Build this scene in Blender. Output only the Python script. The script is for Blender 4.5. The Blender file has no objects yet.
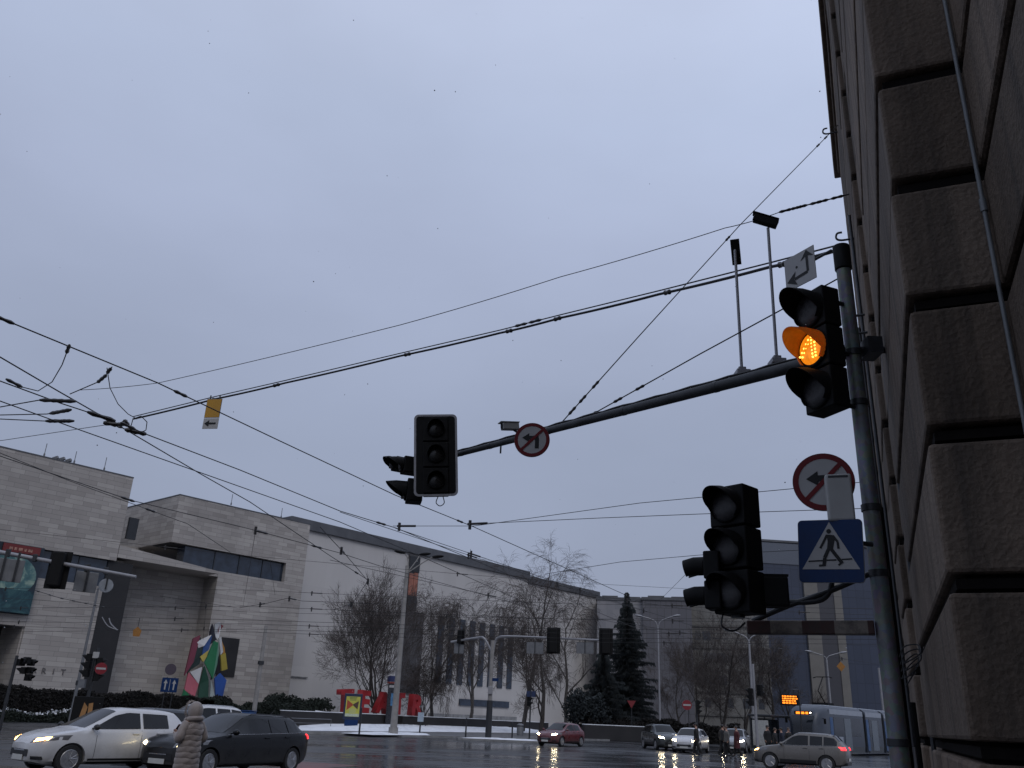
import bpy, math, random
from math import sin, cos, tan, atan2, pi, hypot, sqrt, radians as R
from mathutils import Matrix, Vector
random.seed(11)
C = bpy.context.scene.collection
V = Vector
# ------------------------------------------------------------------ survey of the place
# the camera stands at the origin, eye height CAMZ, and looks up the street towards +Y
F, PITCH, ROLL, CAMZ = 850.0, R(21.4), R(2.5), 1.65
def ray(x, y):
    a, b = (x - 512) / F, -(y - 384) / F
    a, b = a * cos(ROLL) - b * sin(ROLL), a * sin(ROLL) + b * cos(ROLL)
    return V((a, cos(PITCH) - b * sin(PITCH), sin(PITCH) + b * cos(PITCH)))
def at(x, y, d):                      # point at plan distance d
    r = ray(x, y); k = d / hypot(r.x, r.y)
    return V((r.x * k, r.y * k, CAMZ + r.z * k))
def ground(x, y, z=0.0):              # point at height z
    r = ray(x, y); k = (z - CAMZ) / r.z
    return V((r.x * k, r.y * k, z))
def foot(x, d, z=0.0):                # ground point under image column x near the horizon
    p = at(x, 716 + .044 * (x - 512), d); return V((p.x, p.y, z))
GA = R(41.3)                          # the square's building grid
AH, BH = V((sin(GA), cos(GA), 0)), V((-cos(GA), sin(GA), 0))
SA = R(23.0)                          # the side street of the stone building
UH, VH = V((sin(SA), cos(SA), 0)), V((-cos(SA), sin(SA), 0))
def grid(s, t, z=0): return AH * s + BH * t + V((0, 0, z))
def street(u, v, z=0): return UH * u + VH * v + V((0, 0, z))
def on_plane(x, y, t):                # (s, z) on the vertical grid plane t
    r = ray(x, y); k = t / (r.x * BH.x + r.y * BH.y)
    return ((r.x * AH.x + r.y * AH.y) * k, CAMZ + r.z * k)
def heading(azdeg):                   # z rotation that turns local +X to compass azimuth
    return R(90 - azdeg)
def facing(azdeg):                    # z rotation that turns local -Y to compass azimuth
    return R(180 - azdeg)

# ------------------------------------------------------------------ mesh helpers
class MB:
    def __init__(s): s.v, s.f, s.m = [], [], []
    def add(s, vs, fs, m=0, M=None):
        o = len(s.v)
        s.v += [(M @ V(p)) if M is not None else V(p) for p in vs]
        for f in fs: s.f.append([i + o for i in f]); s.m.append(m)
        return s
    def box(s, c, d, m=0, M=None):
        x, y, z = d[0] / 2, d[1] / 2, d[2] / 2; c = V(c)
        vs = [c + V(p) for p in ((-x,-y,-z),(x,-y,-z),(x,y,-z),(-x,y,-z),(-x,-y,z),(x,-y,z),(x,y,z),(-x,y,z))]
        return s.add(vs, [(0,3,2,1),(4,5,6,7),(0,1,5,4),(1,2,6,5),(2,3,7,6),(3,0,4,7)], m, M)
    def span(s, a, b, m=0, M=None):
        return s.box([(p + q) / 2 for p, q in zip(a, b)], [abs(q - p) for p, q in zip(a, b)], m, M)
    def tube(s, path, rad, n=8, m=0, cap=True, M=None):
        path = [V(p) for p in path]; k = len(path)
        rad = rad if isinstance(rad, (list, tuple)) else [rad] * k
        vs, fs = [], []; prev = None
        for i, p in enumerate(path):
            d = (path[min(i + 1, k - 1)] - path[max(i - 1, 0)])
            d = d.normalized() if d.length > 1e-9 else V((0, 0, 1))
            if prev is None:
                a = d.cross(V((0, 0, 1)) if abs(d.z) < .9 else V((1, 0, 0))).normalized()
            else:
                a = (prev - d * prev.dot(d))
                a = a.normalized() if a.length > 1e-6 else d.orthogonal().normalized()
            prev = a; b = d.cross(a)
            for j in range(n):
                t = 2 * pi * j / n
                vs.append(p + (a * cos(t) + b * sin(t)) * rad[i])
        for i in range(k - 1):
            for j in range(n):
                q = (j + 1) % n
                fs.append((i*n+j, i*n+q, (i+1)*n+q, (i+1)*n+j))
        if cap and n > 2:
            fs.append(tuple(range(n))[::-1]); fs.append(tuple(range((k-1)*n, k*n)))
        return s.add(vs, fs, m, M)
    def lathe(s, prof, n=16, m=0, M=None, sx=1, sy=1):       # profile of (radius, z), about z
        vs, fs = [], []
        for r, z in prof:
            for j in range(n):
                t = 2 * pi * j / n; vs.append((r * cos(t) * sx, r * sin(t) * sy, z))
        for i in range(len(prof) - 1):
            for j in range(n):
                q = (j + 1) % n; fs.append((i*n+j, i*n+q, (i+1)*n+q, (i+1)*n+j))
        if prof[0][0] > 1e-5: fs.append(tuple(range(n))[::-1])
        if prof[-1][0] > 1e-5: fs.append(tuple(range((len(prof)-1)*n, len(prof)*n)))
        return s.add(vs, fs, m, M)
    def ball(s, c, r, n=12, k=8, m=0, M=None):
        r = r if isinstance(r, (tuple, list)) else (r, r, r)
        T = Matrix.Translation(V(c)) @ Matrix.Diagonal((r[0], r[1], r[2], 1))
        T = M @ T if M is not None else T
        return s.lathe([(max(sin(pi*i/k), 1e-6), -cos(pi*i/k)) for i in range(k + 1)], n, m, T)
    def prism(s, poly, d0, d1, m=0, M=None):                  # poly in (x, z), extruded along y
        n = len(poly)
        vs = [(p[0], d0, p[1]) for p in poly] + [(p[0], d1, p[1]) for p in poly]
        fs = [tuple(range(n)), tuple(range(n, 2*n))[::-1]]
        fs += [(i, i + n, (i+1) % n + n, (i+1) % n) for i in range(n)]
        return s.add(vs, fs, m, M)
    def grid_of(s, rows, m=0, M=None, close=False):
        k = len(rows[0]); vs = [p for r in rows for p in r]; fs = []
        for i in range(len(rows) - 1):
            for j in range(k if close else k - 1):
                q = (j + 1) % k; fs.append((i*k+j, i*k+q, (i+1)*k+q, (i+1)*k+j))
        return s.add(vs, fs, m, M)
    def build(s, name, mats, parent=None, smooth=False, bevel=0, seg=2, sharp=35, fix=True):
        me = bpy.data.meshes.new(name)
        me.from_pydata([tuple(p) for p in s.v], [], s.f)
        if not isinstance(mats, (list, tuple)): mats = [mats]
        for q in mats: me.materials.append(q)
        me.polygons.foreach_set('material_index', s.m)
        me.update()
        if fix and len(s.f) < 60000:
            import bmesh
            bm = bmesh.new(); bm.from_mesh(me)
            bmesh.ops.recalc_face_normals(bm, faces=bm.faces[:]); bm.to_mesh(me); bm.free()
        if smooth:
            me.polygons.foreach_set('use_smooth', [True] * len(me.polygons))
            try: me.set_sharp_from_angle(angle=R(sharp))
            except Exception: pass
        o = bpy.data.objects.new(name, me); C.objects.link(o)
        if parent is not None: o.parent = parent
        if bevel:
            b = o.modifiers.new('bevel', 'BEVEL'); b.width = bevel; b.segments = seg; b.limit_method = 'ANGLE'; b.angle_limit = R(40)
        return o
def tag(o, label=None, cat=None, group=None, kind=None):
    if label: o['label'] = label
    if cat: o['category'] = cat
    if group: o['group'] = group
    if kind: o['kind'] = kind
    return o
def thing(name, label, cat, loc=(0,0,0), rz=0, group=None):
    o = bpy.data.objects.new(name, None); C.objects.link(o)
    o.location = loc; o.rotation_euler = (0, 0, rz); o.empty_display_size = .2
    return tag(o, label, cat, group)
def copy_tree(o, parent=None):
    c = o.copy(); C.objects.link(c)
    if parent is not None: c.parent = parent
    for ch in [x for x in C.objects if x.parent is o]: copy_tree(ch, c)
    return c
def curve_pts(pts, n=8):              # Catmull-Rom through points
    pts = [V(p) for p in pts]; P = [pts[0]] + pts + [pts[-1]]; out = []
    for i in range(1, len(P) - 2):
        for k in range(n):
            t = k / n; a, b, c, d = P[i-1], P[i], P[i+1], P[i+2]
            out.append(.5 * (2*b + (c-a)*t + (2*a-5*b+4*c-d)*t*t + (3*b-a-3*c+d)*t**3))
    out.append(pts[-1]); return out
def text_mesh(txt, size, depth, name, mat, parent=None, M=None, bold=0.0, align='CENTER'):
    cu = bpy.data.curves.new(name, 'FONT'); cu.body = txt; cu.size = size; cu.extrude = depth / 2
    cu.offset = bold; cu.align_x = align; cu.align_y = 'CENTER'
    tmp = bpy.data.objects.new(name + '_tmp', cu); C.objects.link(tmp)
    dg = bpy.context.evaluated_depsgraph_get(); me = bpy.data.meshes.new_from_object(tmp.evaluated_get(dg))
    bpy.data.objects.remove(tmp); bpy.data.curves.remove(cu)
    me.materials.clear(); me.materials.append(mat)
    # text lies in XY facing +Z: stand it up so that it faces -Y
    T = Matrix.Rotation(R(90), 4, 'X')
    me.transform((M if M is not None else Matrix()) @ T)
    me.name = name; o = bpy.data.objects.new(name, me); C.objects.link(o)
    if parent is not None: o.parent = parent
    return o

# ------------------------------------------------------------------ materials
class NT:
    def __init__(s, name):
        s.mat = bpy.data.materials.new(name); s.mat.use_nodes = True
        s.t = s.mat.node_tree; s.b = s.t.nodes['Principled BSDF']; s.o = s.t.nodes['Material Output']
    def n(s, typ, **kw):
        q = s.t.nodes.new(typ)
        for k, v in kw.items():
            if k in q.inputs: q.inputs[k].default_value = v
            else: setattr(q, k, v)
        return q
    def l(s, a, b): s.t.links.new(a, b)
    def coords(s, kind='Object', scale=(1,1,1), loc=(0,0,0)):
        tc = s.n('ShaderNodeTexCoord'); mp = s.n('ShaderNodeMapping')
        mp.inputs['Scale'].default_value = scale; mp.inputs['Location'].default_value = loc
        s.l(tc.outputs[kind], mp.inputs['Vector']); return mp.outputs['Vector']
    def noise(s, vec, scale, detail=4, rough=.55, dist=0):
        q = s.n('ShaderNodeTexNoise'); q.inputs['Scale'].default_value = scale; q.inputs['Detail'].default_value = detail
        q.inputs['Roughness'].default_value = rough; q.inputs['Distortion'].default_value = dist
        s.l(vec, q.inputs['Vector']); return q.outputs['Fac']
    def ramp(s, fac, stops):
        q = s.n('ShaderNodeValToRGB'); el = q.color_ramp.elements
        while len(el) < len(stops): el.new(.5)
        for e, (p, c) in zip(el, stops):
            e.position = p; e.color = c if len(c) == 4 else (*c, 1)
        s.l(fac, q.inputs['Fac']); return q.outputs['Color']
    def rng(s, fac, a, b, lo=0.3, hi=.7):
        q = s.n('ShaderNodeMapRange'); q.inputs['From Min'].default_value = lo; q.inputs['From Max'].default_value = hi
        q.inputs['To Min'].default_value = a; q.inputs['To Max'].default_value = b
        s.l(fac, q.inputs['Value']); return q.outputs['Result']
    def mix(s, fac, a, b, mode='MIX'):
        q = s.n('ShaderNodeMix', data_type='RGBA', blend_type=mode)
        for i, x in ((0, fac), (6, a), (7, b)):
            if isinstance(x, (int, float)): q.inputs[i].default_value = x
            elif isinstance(x, tuple): q.inputs[i].default_value = x if len(x) == 4 else (*x, 1)
            else: s.l(x, q.inputs[i])
        return q.outputs[2]
    def bump(s, h, strength=.3, dist=.02):
        q = s.n('ShaderNodeBump'); q.inputs['Strength'].default_value = strength; q.inputs['Distance'].default_value = dist
        s.l(h, q.inputs['Height']); s.l(q.outputs['Normal'], s.b.inputs['Normal']); return q
    def set(s, **kw):
        for k, v in kw.items():
            k = k.replace('_', ' ')
            if isinstance(v, bpy.types.NodeSocket): s.l(v, s.b.inputs[k])
            else: s.b.inputs[k].default_value = (*v, 1) if isinstance(v, tuple) and len(v) == 3 else v
        return s.mat
MATS = {}
def plain(name, col, rough=.5, metal=0.0, var=.18, scale=9, bump=0.0, coat=0.0, bscale=None):
    if name in MATS: return MATS[name]
    t = NT(name); v = t.coords()
    f = t.noise(v, scale, 5)
    d = tuple(c * (1 - var) for c in col); h = tuple(min(1, c * (1 + var)) for c in col)
    t.set(Base_Color=t.ramp(f, [(.3, d), (.7, h)]), Roughness=t.rng(f, max(.02, rough - .08), min(1, rough + .08)), Metallic=metal)
    if coat: t.set(Coat_Weight=coat, Coat_Roughness=.06)
    if bump: t.bump(t.noise(v, bscale or scale * 4, 4), bump, .01)
    MATS[name] = t.mat; return t.mat
def glow(name, col, strength):
    if name in MATS: return MATS[name]
    t = NT(name)
    v = t.coords(); f = t.noise(v, 30, 2)
    q = t.n('ShaderNodeMath', operation='MULTIPLY'); t.l(t.rng(f, .75, 1.2), q.inputs[0]); q.inputs[1].default_value = strength
    t.set(Base_Color=tuple(c * .5 for c in col), Emission_Color=col, Emission_Strength=q.outputs[0], Roughness=.3)
    MATS[name] = t.mat; return t.mat
# ------------------------------------------------------------------ surfaces
def m_asphalt():
    t = NT('wet_asphalt'); v = t.coords()
    big = t.noise(v, .10, 5, .6, .6); mid = t.noise(v, .9, 5, .6); fine = t.noise(v, 55, 3)
    streak = t.noise(t.coords(scale=(.35, 2.2, 1)), .55, 4, .55, .5)
    wet = t.mix(.45, big, streak)
    col = t.ramp(mid, [(.25, (.018, .019, .022)), (.75, (.042, .043, .047))])
    col = t.mix(t.rng(fine, 0, .35), col, (.09, .09, .092))
    col = t.mix(t.rng(wet, .6, 0, .38, .6), col, (.012, .013, .016))
    sp = t.n('ShaderNodeMath', operation='ADD'); t.l(t.rng(wet, .07, .36, .42, .60), sp.inputs[0]); t.l(t.rng(fine, 0, .06), sp.inputs[1])
    t.set(Base_Color=col, Roughness=sp.outputs[0], Specular_IOR_Level=.5)
    h = t.mix(.35, fine, t.noise(v, 7, 3)); t.bump(h, .09, .010)
    return t.mat
def m_paving():
    t = NT('wet_paving'); v = t.coords()
    b = t.n('ShaderNodeTexBrick'); t.l(v, b.inputs['Vector']); b.inputs['Scale'].default_value = 1.6
    b.inputs['Color1'].default_value = (.12, .12, .125, 1); b.inputs['Color2'].default_value = (.17, .165, .165, 1); b.inputs['Mortar'].default_value = (.05, .05, .05, 1)
    b.inputs['Mortar Size'].default_value = .012
    f = t.noise(v, .8, 5)
    t.set(Base_Color=t.mix(t.rng(f, 0, .6), b.outputs['Color'], (.06, .06, .065)), Roughness=t.rng(f, .25, .65)); t.bump(t.noise(v, 30, 3), .2)
    return t.mat
def m_snow():
    t = NT('snow'); v = t.coords(); f = t.noise(v, .9, 6, .65); g = t.noise(v, 18, 4)
    col = t.ramp(f, [(.22, (.34, .35, .36)), (.33, (.62, .64, .68)), (.55, (.80, .82, .85))])
    t.set(Base_Color=t.mix(t.rng(g, 0, .25), col, (.45, .46, .5)), Roughness=.85); t.bump(t.mix(.5, f, g), .5, .06)
    return t.mat
def m_slush():
    t = NT('trodden_slush'); v = t.coords(); f = t.noise(v, .5, 6, .7, .8)
    t.set(Base_Color=t.ramp(f, [(.35, (.09, .09, .095)), (.6, (.2, .2, .21)), (.72, (.5, .52, .55))]), Roughness=t.rng(f, .3, .85)); t.bump(t.noise(v, 9, 5), .4, .03)
    return t.mat
def m_slabs(name, c1, c2, c3, bw, bh, mortar=.006, stain=.5, mcol=(.17, .16, .155)):
    # horizontal cladding slabs on any vertical wall: coordinates (along, z)
    t = NT(name); tc = t.n('ShaderNodeTexCoord'); sx = t.n('ShaderNodeSeparateXYZ'); t.l(tc.outputs['Object'], sx.inputs[0])
    ns = t.n('ShaderNodeSeparateXYZ'); t.l(tc.outputs['Normal'], ns.inputs[0])
    def absn(o):
        q = t.n('ShaderNodeMath', operation='ABSOLUTE'); t.l(o, q.inputs[0]); return q.outputs[0]
    def mul(a, b):
        q = t.n('ShaderNodeMath', operation='MULTIPLY'); t.l(a, q.inputs[0]); t.l(b, q.inputs[1]); return q.outputs[0]
    ad = t.n('ShaderNodeMath', operation='ADD'); t.l(mul(sx.outputs[0], absn(ns.outputs[1])), ad.inputs[0]); t.l(mul(sx.outputs[1], absn(ns.outputs[0])), ad.inputs[1])
    cb = t.n('ShaderNodeCombineXYZ'); t.l(ad.outputs[0], cb.inputs[0]); t.l(sx.outputs[2], cb.inputs[1])
    b = t.n('ShaderNodeTexBrick'); t.l(cb.outputs[0], b.inputs['Vector']); b.inputs['Scale'].default_value = 1
    b.inputs['Brick Width'].default_value = bw; b.inputs['Row Height'].default_value = bh; b.inputs['Mortar Size'].default_value = mortar
    b.inputs['Color1'].default_value = (0, 0, 0, 1); b.inputs['Color2'].default_value = (1, 1, 1, 1); b.inputs['Mortar'].default_value = (.5, .5, .5, 1)
    b.offset = .5; b.offset_frequency = 2; b.squash = .72; b.squash_frequency = 3; b.inputs['Bias'].default_value = 0
    col = t.ramp(b.outputs['Color'], [(0, c1), (.5, c2), (1, c3)])
    st = t.noise(t.coords(scale=(.12, .12, .035)), 1.6, 6, .65); bl = t.noise(t.coords(scale=(.1, .1, .1)), .8, 5)
    col = t.mix(t.rng(st, 0, stain, .45, .8), col, tuple(c * .55 for c in c1), 'MIX')
    col = t.mix(t.rng(bl, 0, .25), col, tuple(min(1, c * 1.15) for c in c3))
    col = t.mix(b.outputs['Fac'], col, mcol)
    t.set(Base_Color=col, Roughness=.75); t.bump(t.mix(.5, b.outputs['Fac'], t.noise(t.coords(), 6, 5)), .15, .01)
    return t.mat
def m_rustic():
    t = NT('weathered_rusticated_stone'); v = t.coords()
    f = t.noise(v, 1.3, 6, .65, .4); g = t.noise(v, 11, 6, .7); gg = t.noise(v, 46, 4, .7)
    tool = t.n('ShaderNodeTexWave', wave_type='BANDS', bands_direction='DIAGONAL'); t.l(v, tool.inputs['Vector'])
    tool.inputs['Scale'].default_value = 6; tool.inputs['Distortion'].default_value = 14; tool.inputs['Detail'].default_value = 5; tool.inputs['Detail Scale'].default_value = 2.5
    col = t.ramp(f, [(.25, (.10, .073, .054)), (.5, (.165, .126, .096)), (.78, (.25, .195, .15))])
    drip = t.noise(t.coords(scale=(3.2, 3.2, .16)), 1.7, 5, .6)
    col = t.mix(t.rng(drip, 0, .75, .48, .74), col, (.03, .027, .025))
    col = t.mix(t.rng(gg, 0, .35), col, (.07, .062, .056))
    gi = t.n('ShaderNodeNewGeometry'); col = t.mix(1, col, t.ramp(gi.outputs['Random Per Island'], [(0, (.62, .60, .58)), (.5, (.95, .95, .95)), (1, (1.3, 1.25, 1.2))]), 'MULTIPLY')
    t.set(Base_Color=col, Roughness=.85, Specular_IOR_Level=.25)
    h = t.mix(.12, g, tool.outputs['Fac']); h = t.mix(.4, h, gg); lump = t.noise(v, 3.1, 5, .6); h = t.mix(.35, h, lump)
    pit = t.n('ShaderNodeTexVoronoi'); t.l(v, pit.inputs['Vector']); pit.inputs['Scale'].default_value = 38; h = t.mix(.18, h, pit.outputs['Distance']); t.bump(h, .85, .028)
    return t.mat
def m_galv():
    t = NT('galvanised_steel'); v = t.coords(); a = t.n('ShaderNodeTexVoronoi'); t.l(v, a.inputs['Vector']); a.inputs['Scale'].default_value = 22
    f = t.noise(t.coords(scale=(1, 1, .25)), 5, 6, .7)
    col = t.ramp(f, [(.3, (.12, .13, .136)), (.55, (.20, .213, .22)), (.8, (.28, .288, .292))])
    t.set(Base_Color=t.mix(.22, col, a.outputs['Color'], 'SOFT_LIGHT'), Roughness=t.rng(f, .45, .7), Metallic=.55); t.bump(t.noise(v, 40, 4), .15, .004)
    return t.mat
def m_glass(name, col=(.02, .025, .032), rough=.06, spec=.6):
    if name in MATS: return MATS[name]
    t = NT(name); f = t.noise(t.coords(), 1.1, 3)
    t.set(Base_Color=t.ramp(f, [(.3, tuple(c * .6 for c in col)), (.7, tuple(c * 1.5 for c in col))]), Roughness=rough, Specular_IOR_Level=spec)
    t.bump(t.noise(t.coords(), .9, 2), .05, .02); MATS[name] = t.mat; return t.mat
def m_curtain(name, c1, c2, w, h, fw=.03):
    # glazed curtain wall: panes in a grid with slightly different tones
    t = NT(name); tc = t.n('ShaderNodeTexCoord'); sx = t.n('ShaderNodeSeparateXYZ'); t.l(tc.outputs['Object'], sx.inputs[0])
    cb = t.n('ShaderNodeCombineXYZ'); t.l(sx.outputs[0], cb.inputs[0]); t.l(sx.outputs[2], cb.inputs[1])
    b = t.n('ShaderNodeTexBrick'); t.l(cb.outputs[0], b.inputs['Vector']); b.inputs['Scale'].default_value = 1; b.offset = 0
    b.inputs['Brick Width'].default_value = w; b.inputs['Row Height'].default_value = h; b.inputs['Mortar Size'].default_value = fw
    b.inputs['Color1'].default_value = (*c1, 1); b.inputs['Color2'].default_value = (*c2, 1); b.inputs['Mortar'].default_value = (*[x * .75 for x in c1], 1)
    t.set(Base_Color=t.mix(t.rng(t.noise(t.coords(scale=(.06, .06, .06)), 1, 3), 0, .4), b.outputs['Color'], c1), Roughness=.25); t.bump(b.outputs['Fac'], .2, .02)
    return t.mat
def m_bark(name, c1, c2):
    t = NT(name); f = t.noise(t.coords(scale=(6, 6, 1.2)), 3, 5)
    t.set(Base_Color=t.ramp(f, [(.35, c1), (.65, c2)]), Roughness=.9); return t.mat
def m_leaf(name, c1, c2, rough=.7):
    t = NT(name); v = t.coords(); f = t.mix(.5, t.noise(v, 1.3, 3), t.noise(v, 14, 2))
    t.set(Base_Color=t.ramp(f, [(.38, c1), (.62, c2)]), Roughness=rough); return t.mat
def m_paint(name, col, flake=.15, metal=.0, rough=.28, coat=.5, spec=.5):
    if name in MATS: return MATS[name]
    t = NT(name); v = t.coords(); f = t.noise(v, 3, 5, .6); sx = t.n('ShaderNodeSeparateXYZ'); t.l(v, sx.inputs[0])
    low = t.rng(sx.outputs[2], .75, 0, .15, .75)          # road dirt towards the sills
    dm = t.n('ShaderNodeMath', operation='MULTIPLY'); t.l(low, dm.inputs[0]); t.l(t.rng(f, .3, 1), dm.inputs[1])
    c = t.mix(t.rng(f, 0, flake), col, tuple(x * .7 for x in col)); c = t.mix(dm.outputs[0], c, (.085, .082, .08))
    t.set(Base_Color=c, Roughness=t.rng(f, rough - .08, rough + .14), Metallic=metal, Coat_Weight=coat, Coat_Roughness=.08, Specular_IOR_Level=spec); MATS[name] = t.mat; return t.mat
def m_quilt():
    t = NT('beige_quilted_nylon'); v = t.coords(); f = t.noise(v, 9, 5)
    t.set(Base_Color=t.ramp(f, [(.3, (.235, .195, .178)), (.7, (.30, .255, .232))]), Roughness=.6, Sheen_Weight=.3); t.bump(t.noise(v, 26, 4), .35, .012); return t.mat
def m_stripes():
    t = NT('worn_red_white_stripes'); v = t.coords(); sx = t.n('ShaderNodeSeparateXYZ'); t.l(v, sx.inputs[0])
    q = t.n('ShaderNodeMath', operation='PINGPONG'); t.l(sx.outputs[0], q.inputs[0]); q.inputs[1].default_value = .23
    dv = t.n('ShaderNodeMath', operation='DIVIDE'); t.l(q.outputs[0], dv.inputs[0]); dv.inputs[1].default_value = .23
    c = t.ramp(dv.outputs[0], [(.49, (.05, .018, .014)), (.51, (.22, .19, .16))]); c.node.color_ramp.interpolation = 'LINEAR'
    f = t.noise(v, 7, 6, .7); c = t.mix(t.rng(f, 0, .8, .45, .65), c, (.035, .028, .024))
    t.set(Base_Color=c, Roughness=.6); return t.mat
ASPHALT, PAVING, SNOW, SLUSH = m_asphalt(), m_paving(), m_snow(), m_slush()
KERB = plain('kerb_concrete', (.2, .2, .2), .6, var=.3, scale=2)
SLAB = m_slabs('travertine_slabs', (.29, .265, .245), (.355, .328, .305), (.435, .405, .372), 1.7, .42, .012, .55)
RENDERED = m_slabs('pale_plaster', (.465, .445, .432), (.485, .465, .45), (.505, .485, .47), 3.4, 3.2, .004, .35, (.40, .38, .37))
COPING = plain('slate_coping', (.085, .088, .097), .6, var=.25, scale=.6)
DARKSTONE_SHADE = plain('dark_stone_and_recess_shade', (.016, .015, .016), .6, var=.35, scale=.7)  # near-black stone, also painted in for the shade of recesses and soffits
DARKGLASS = m_glass('tinted_window_glass', (.022, .032, .05), .12)
GREYPANEL = m_slabs('charcoal_panels', (.062, .06, .064), (.075, .072, .077), (.09, .086, .09), .9, 1.5, .03, .3, (.04, .04, .042))
RUSTIC = m_rustic()
JOINT = plain('dark_joint', (.012, .0105, .010), .9, var=.3)  # near-black grooves between the courses
GALV = m_galv()
DARKSTEEL = plain('dark_painted_steel', (.03, .032, .036), .45, .2, scale=14)
BLACK = plain('black_signal_plastic', (.0035, .0035, .004), .7, var=.3, scale=12)
VISOR = plain('black_visor_plastic', (.004, .004, .0045), .7, var=.3, scale=12)
LENS = plain('unlit_lens', (.034, .032, .034), .18, var=.2, scale=30, bump=.4, bscale=260)
SIGNWHITE = plain('sign_white', (.37, .365, .36), .5, var=.08, scale=5)
SIGNRED = plain('sign_red', (.13, .007, .010), .4, var=.12, scale=6)
SIGNBLUE = plain('sign_blue', (.004, .025, .095), .4, var=.12, scale=6)
SIGNBLACK = plain('sign_black', (.012, .012, .013), .5)
SIGNYELLOW = plain('sign_yellow', (.42, .215, .010), .45, var=.08, scale=6)
SIGNBACK = plain('sign_back_grey', (.15, .155, .165), .5, .3, scale=4)
BOXGREY = plain('grey_plastic_box', (.36, .36, .35), .55, var=.1, scale=5)
WIRE = plain('black_wire', (.012, .012, .014), .6)
CERAMIC = plain('dark_insulator', (.016, .013, .012), .35)
RUBBER = plain('tyre_rubber', (.014, .014, .015), .8, scale=20, bump=.3)
ALLOY = plain('alloy_rim', (.30, .30, .31), .35, .7, scale=10)
CARGLASS = m_glass('car_glass', (.008, .009, .011), .05, .28)
BLACKTRIM = plain('black_trim', (.012, .012, .013), .45, scale=12)
CHROME = plain('chrome_trim', (.45, .45, .46), .22, .9, var=.05)
PLATE = plain('number_plate', (.5, .5, .48), .5, var=.05)
HEAD_WARM = glow('headlight_warm', (1, .52, .15), 14.0)
HEAD_WHITE = glow('headlight_white', (1, .84, .55), 75.0)
HEAD_SOFT = glow('headlight_soft', (1, .82, .45), 9.0)
HEAD_GLASS = plain('headlight_glass', (.2, .2, .21), .12, .4)
TAIL_ON = glow('tail_light_lit', (1, .02, .025), 4.5)
AMBER = glow('amber_dots', (1, .55, .09), 3.2)
AMBERLENS = glow('amber_lens', (1, .27, .008), .85)
ORANGE_LED = glow('orange_led', (1, .24, .015), 2.4)
INDICATOR = glow('cab_light', (1, .75, .4), 3.0)
BARK = m_bark('dark_bark', (.028, .024, .022), (.06, .052, .047))
BIRCHBARK = m_bark('birch_bark', (.045, .04, .037), (.12, .11, .10))
TWIG = m_bark('twigs', (.045, .036, .033), (.08, .066, .06))
NEEDLE = m_leaf('spruce_needles', (.012, .016, .018), (.030, .038, .041), .95)  # needles paled to grey green, distance haze put into the colour
HEDGELEAF = m_leaf('hedge_leaves', (.005, .005, .0045), (.014, .012, .011), .95)
SHRUBLEAF = m_leaf('shrub_leaves', (.006, .010, .007), (.02, .028, .020), .9)
CONCRETE = plain('pole_concrete', (.24, .23, .22), .7, var=.2, scale=3)
LAMPGREY = plain('lamp_pole_grey', (.27, .27, .285), .5, .3, var=.12, scale=3)

JOINT.node_tree.nodes['Principled BSDF'].inputs['Specular IOR Level'].default_value = .05
for q in (SIGNWHITE, SIGNRED, SIGNBLUE): q.node_tree.nodes['Principled BSDF'].inputs['Specular IOR Level'].default_value = .2
LENSDARK = plain('unlit_lens_dark', (.014, .0135, .014), .3, var=.2, scale=30)
for q in (BLACK, VISOR, SIGNBLACK): q.node_tree.nodes['Principled BSDF'].inputs['Specular IOR Level'].default_value = .25
# ------------------------------------------------------------------ ground
g = MB(); n = 40
rows = [[(-900 + 1800 * i / n, -300 + 1800 * j / n, 0) for i in range(n + 1)] for j in range(n + 1)]
g.grid_of(rows); tag(g.build('ground', ASPHALT), 'wet dark asphalt of the wide junction', 'ground', kind='structure')

# ------------------------------------------------------------------ the rusticated stone building close on the right
stone = thing('stone_building', 'dark weathered stone building with deep horizontal joints along the right edge', 'building', (0, 0, 0), heading(23.0))
CH, Z0 = .678, -.44                      # course height, first joint
def courses(mb, jm, u0, u1, v0, v1, ztop, gap=.085, core=.075, jit=.006, k0=0):
    # v0 is the street side (larger v), v1 the inner side
    rnd = random.Random(int(u0 * 100))
    k = k0
    while Z0 + k * CH < ztop:
        a, b = Z0 + k * CH + gap / 2, Z0 + (k + 1) * CH - gap / 2
        e = rnd.uniform(-jit, jit)
        mb.span((u0 + e, v1, max(a, 0)), (u1 - e, v0 + rnd.uniform(-jit, jit), b))
        k += 1
    jm.span((u0 + core, v1 + .002, 0), (u1 - core, v0 - core, ztop))
    k = 0
    while Z0 + k * CH < ztop:
        z = Z0 + k * CH
        if z > .1: jm.span((u0 + .035, v1 + .004, z - .022), (u1 - .035, v0 - .035, z + .022))
        k += 1
pier, jt = MB(), MB()
courses(pier, jt, 4.19, 7.9, -.322, -1.6, 14.2)
pier.build('corner_pier', RUSTIC, stone, bevel=.02, seg=2); jt.build('pier_joints', JOINT, stone)
wl, jw = MB(), MB()
k = 0
for a, b in ((-5, -1.4), (-1.38, .9), (.92, 2.6), (2.62, 4.20)):
    courses(wl, jw, a, b, -.739, -1.7, 14.2, jit=.004)
wl.build('near_wall', RUSTIC, stone, bevel=.025, seg=2); jw.build('near_wall_joints', JOINT, stone)
fw, jf = MB(), MB()
courses(fw, jf, 7.92, 19.2, -.40, -1.6, 14.2, jit=.004)
fw.build('far_wall', RUSTIC, stone, bevel=.025); jf.build('far_wall_joints', JOINT, stone)
p2, j2 = MB(), MB()
courses(p2, j2, 10.2, 12.0, -.335, -.7, 14.0)
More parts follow.
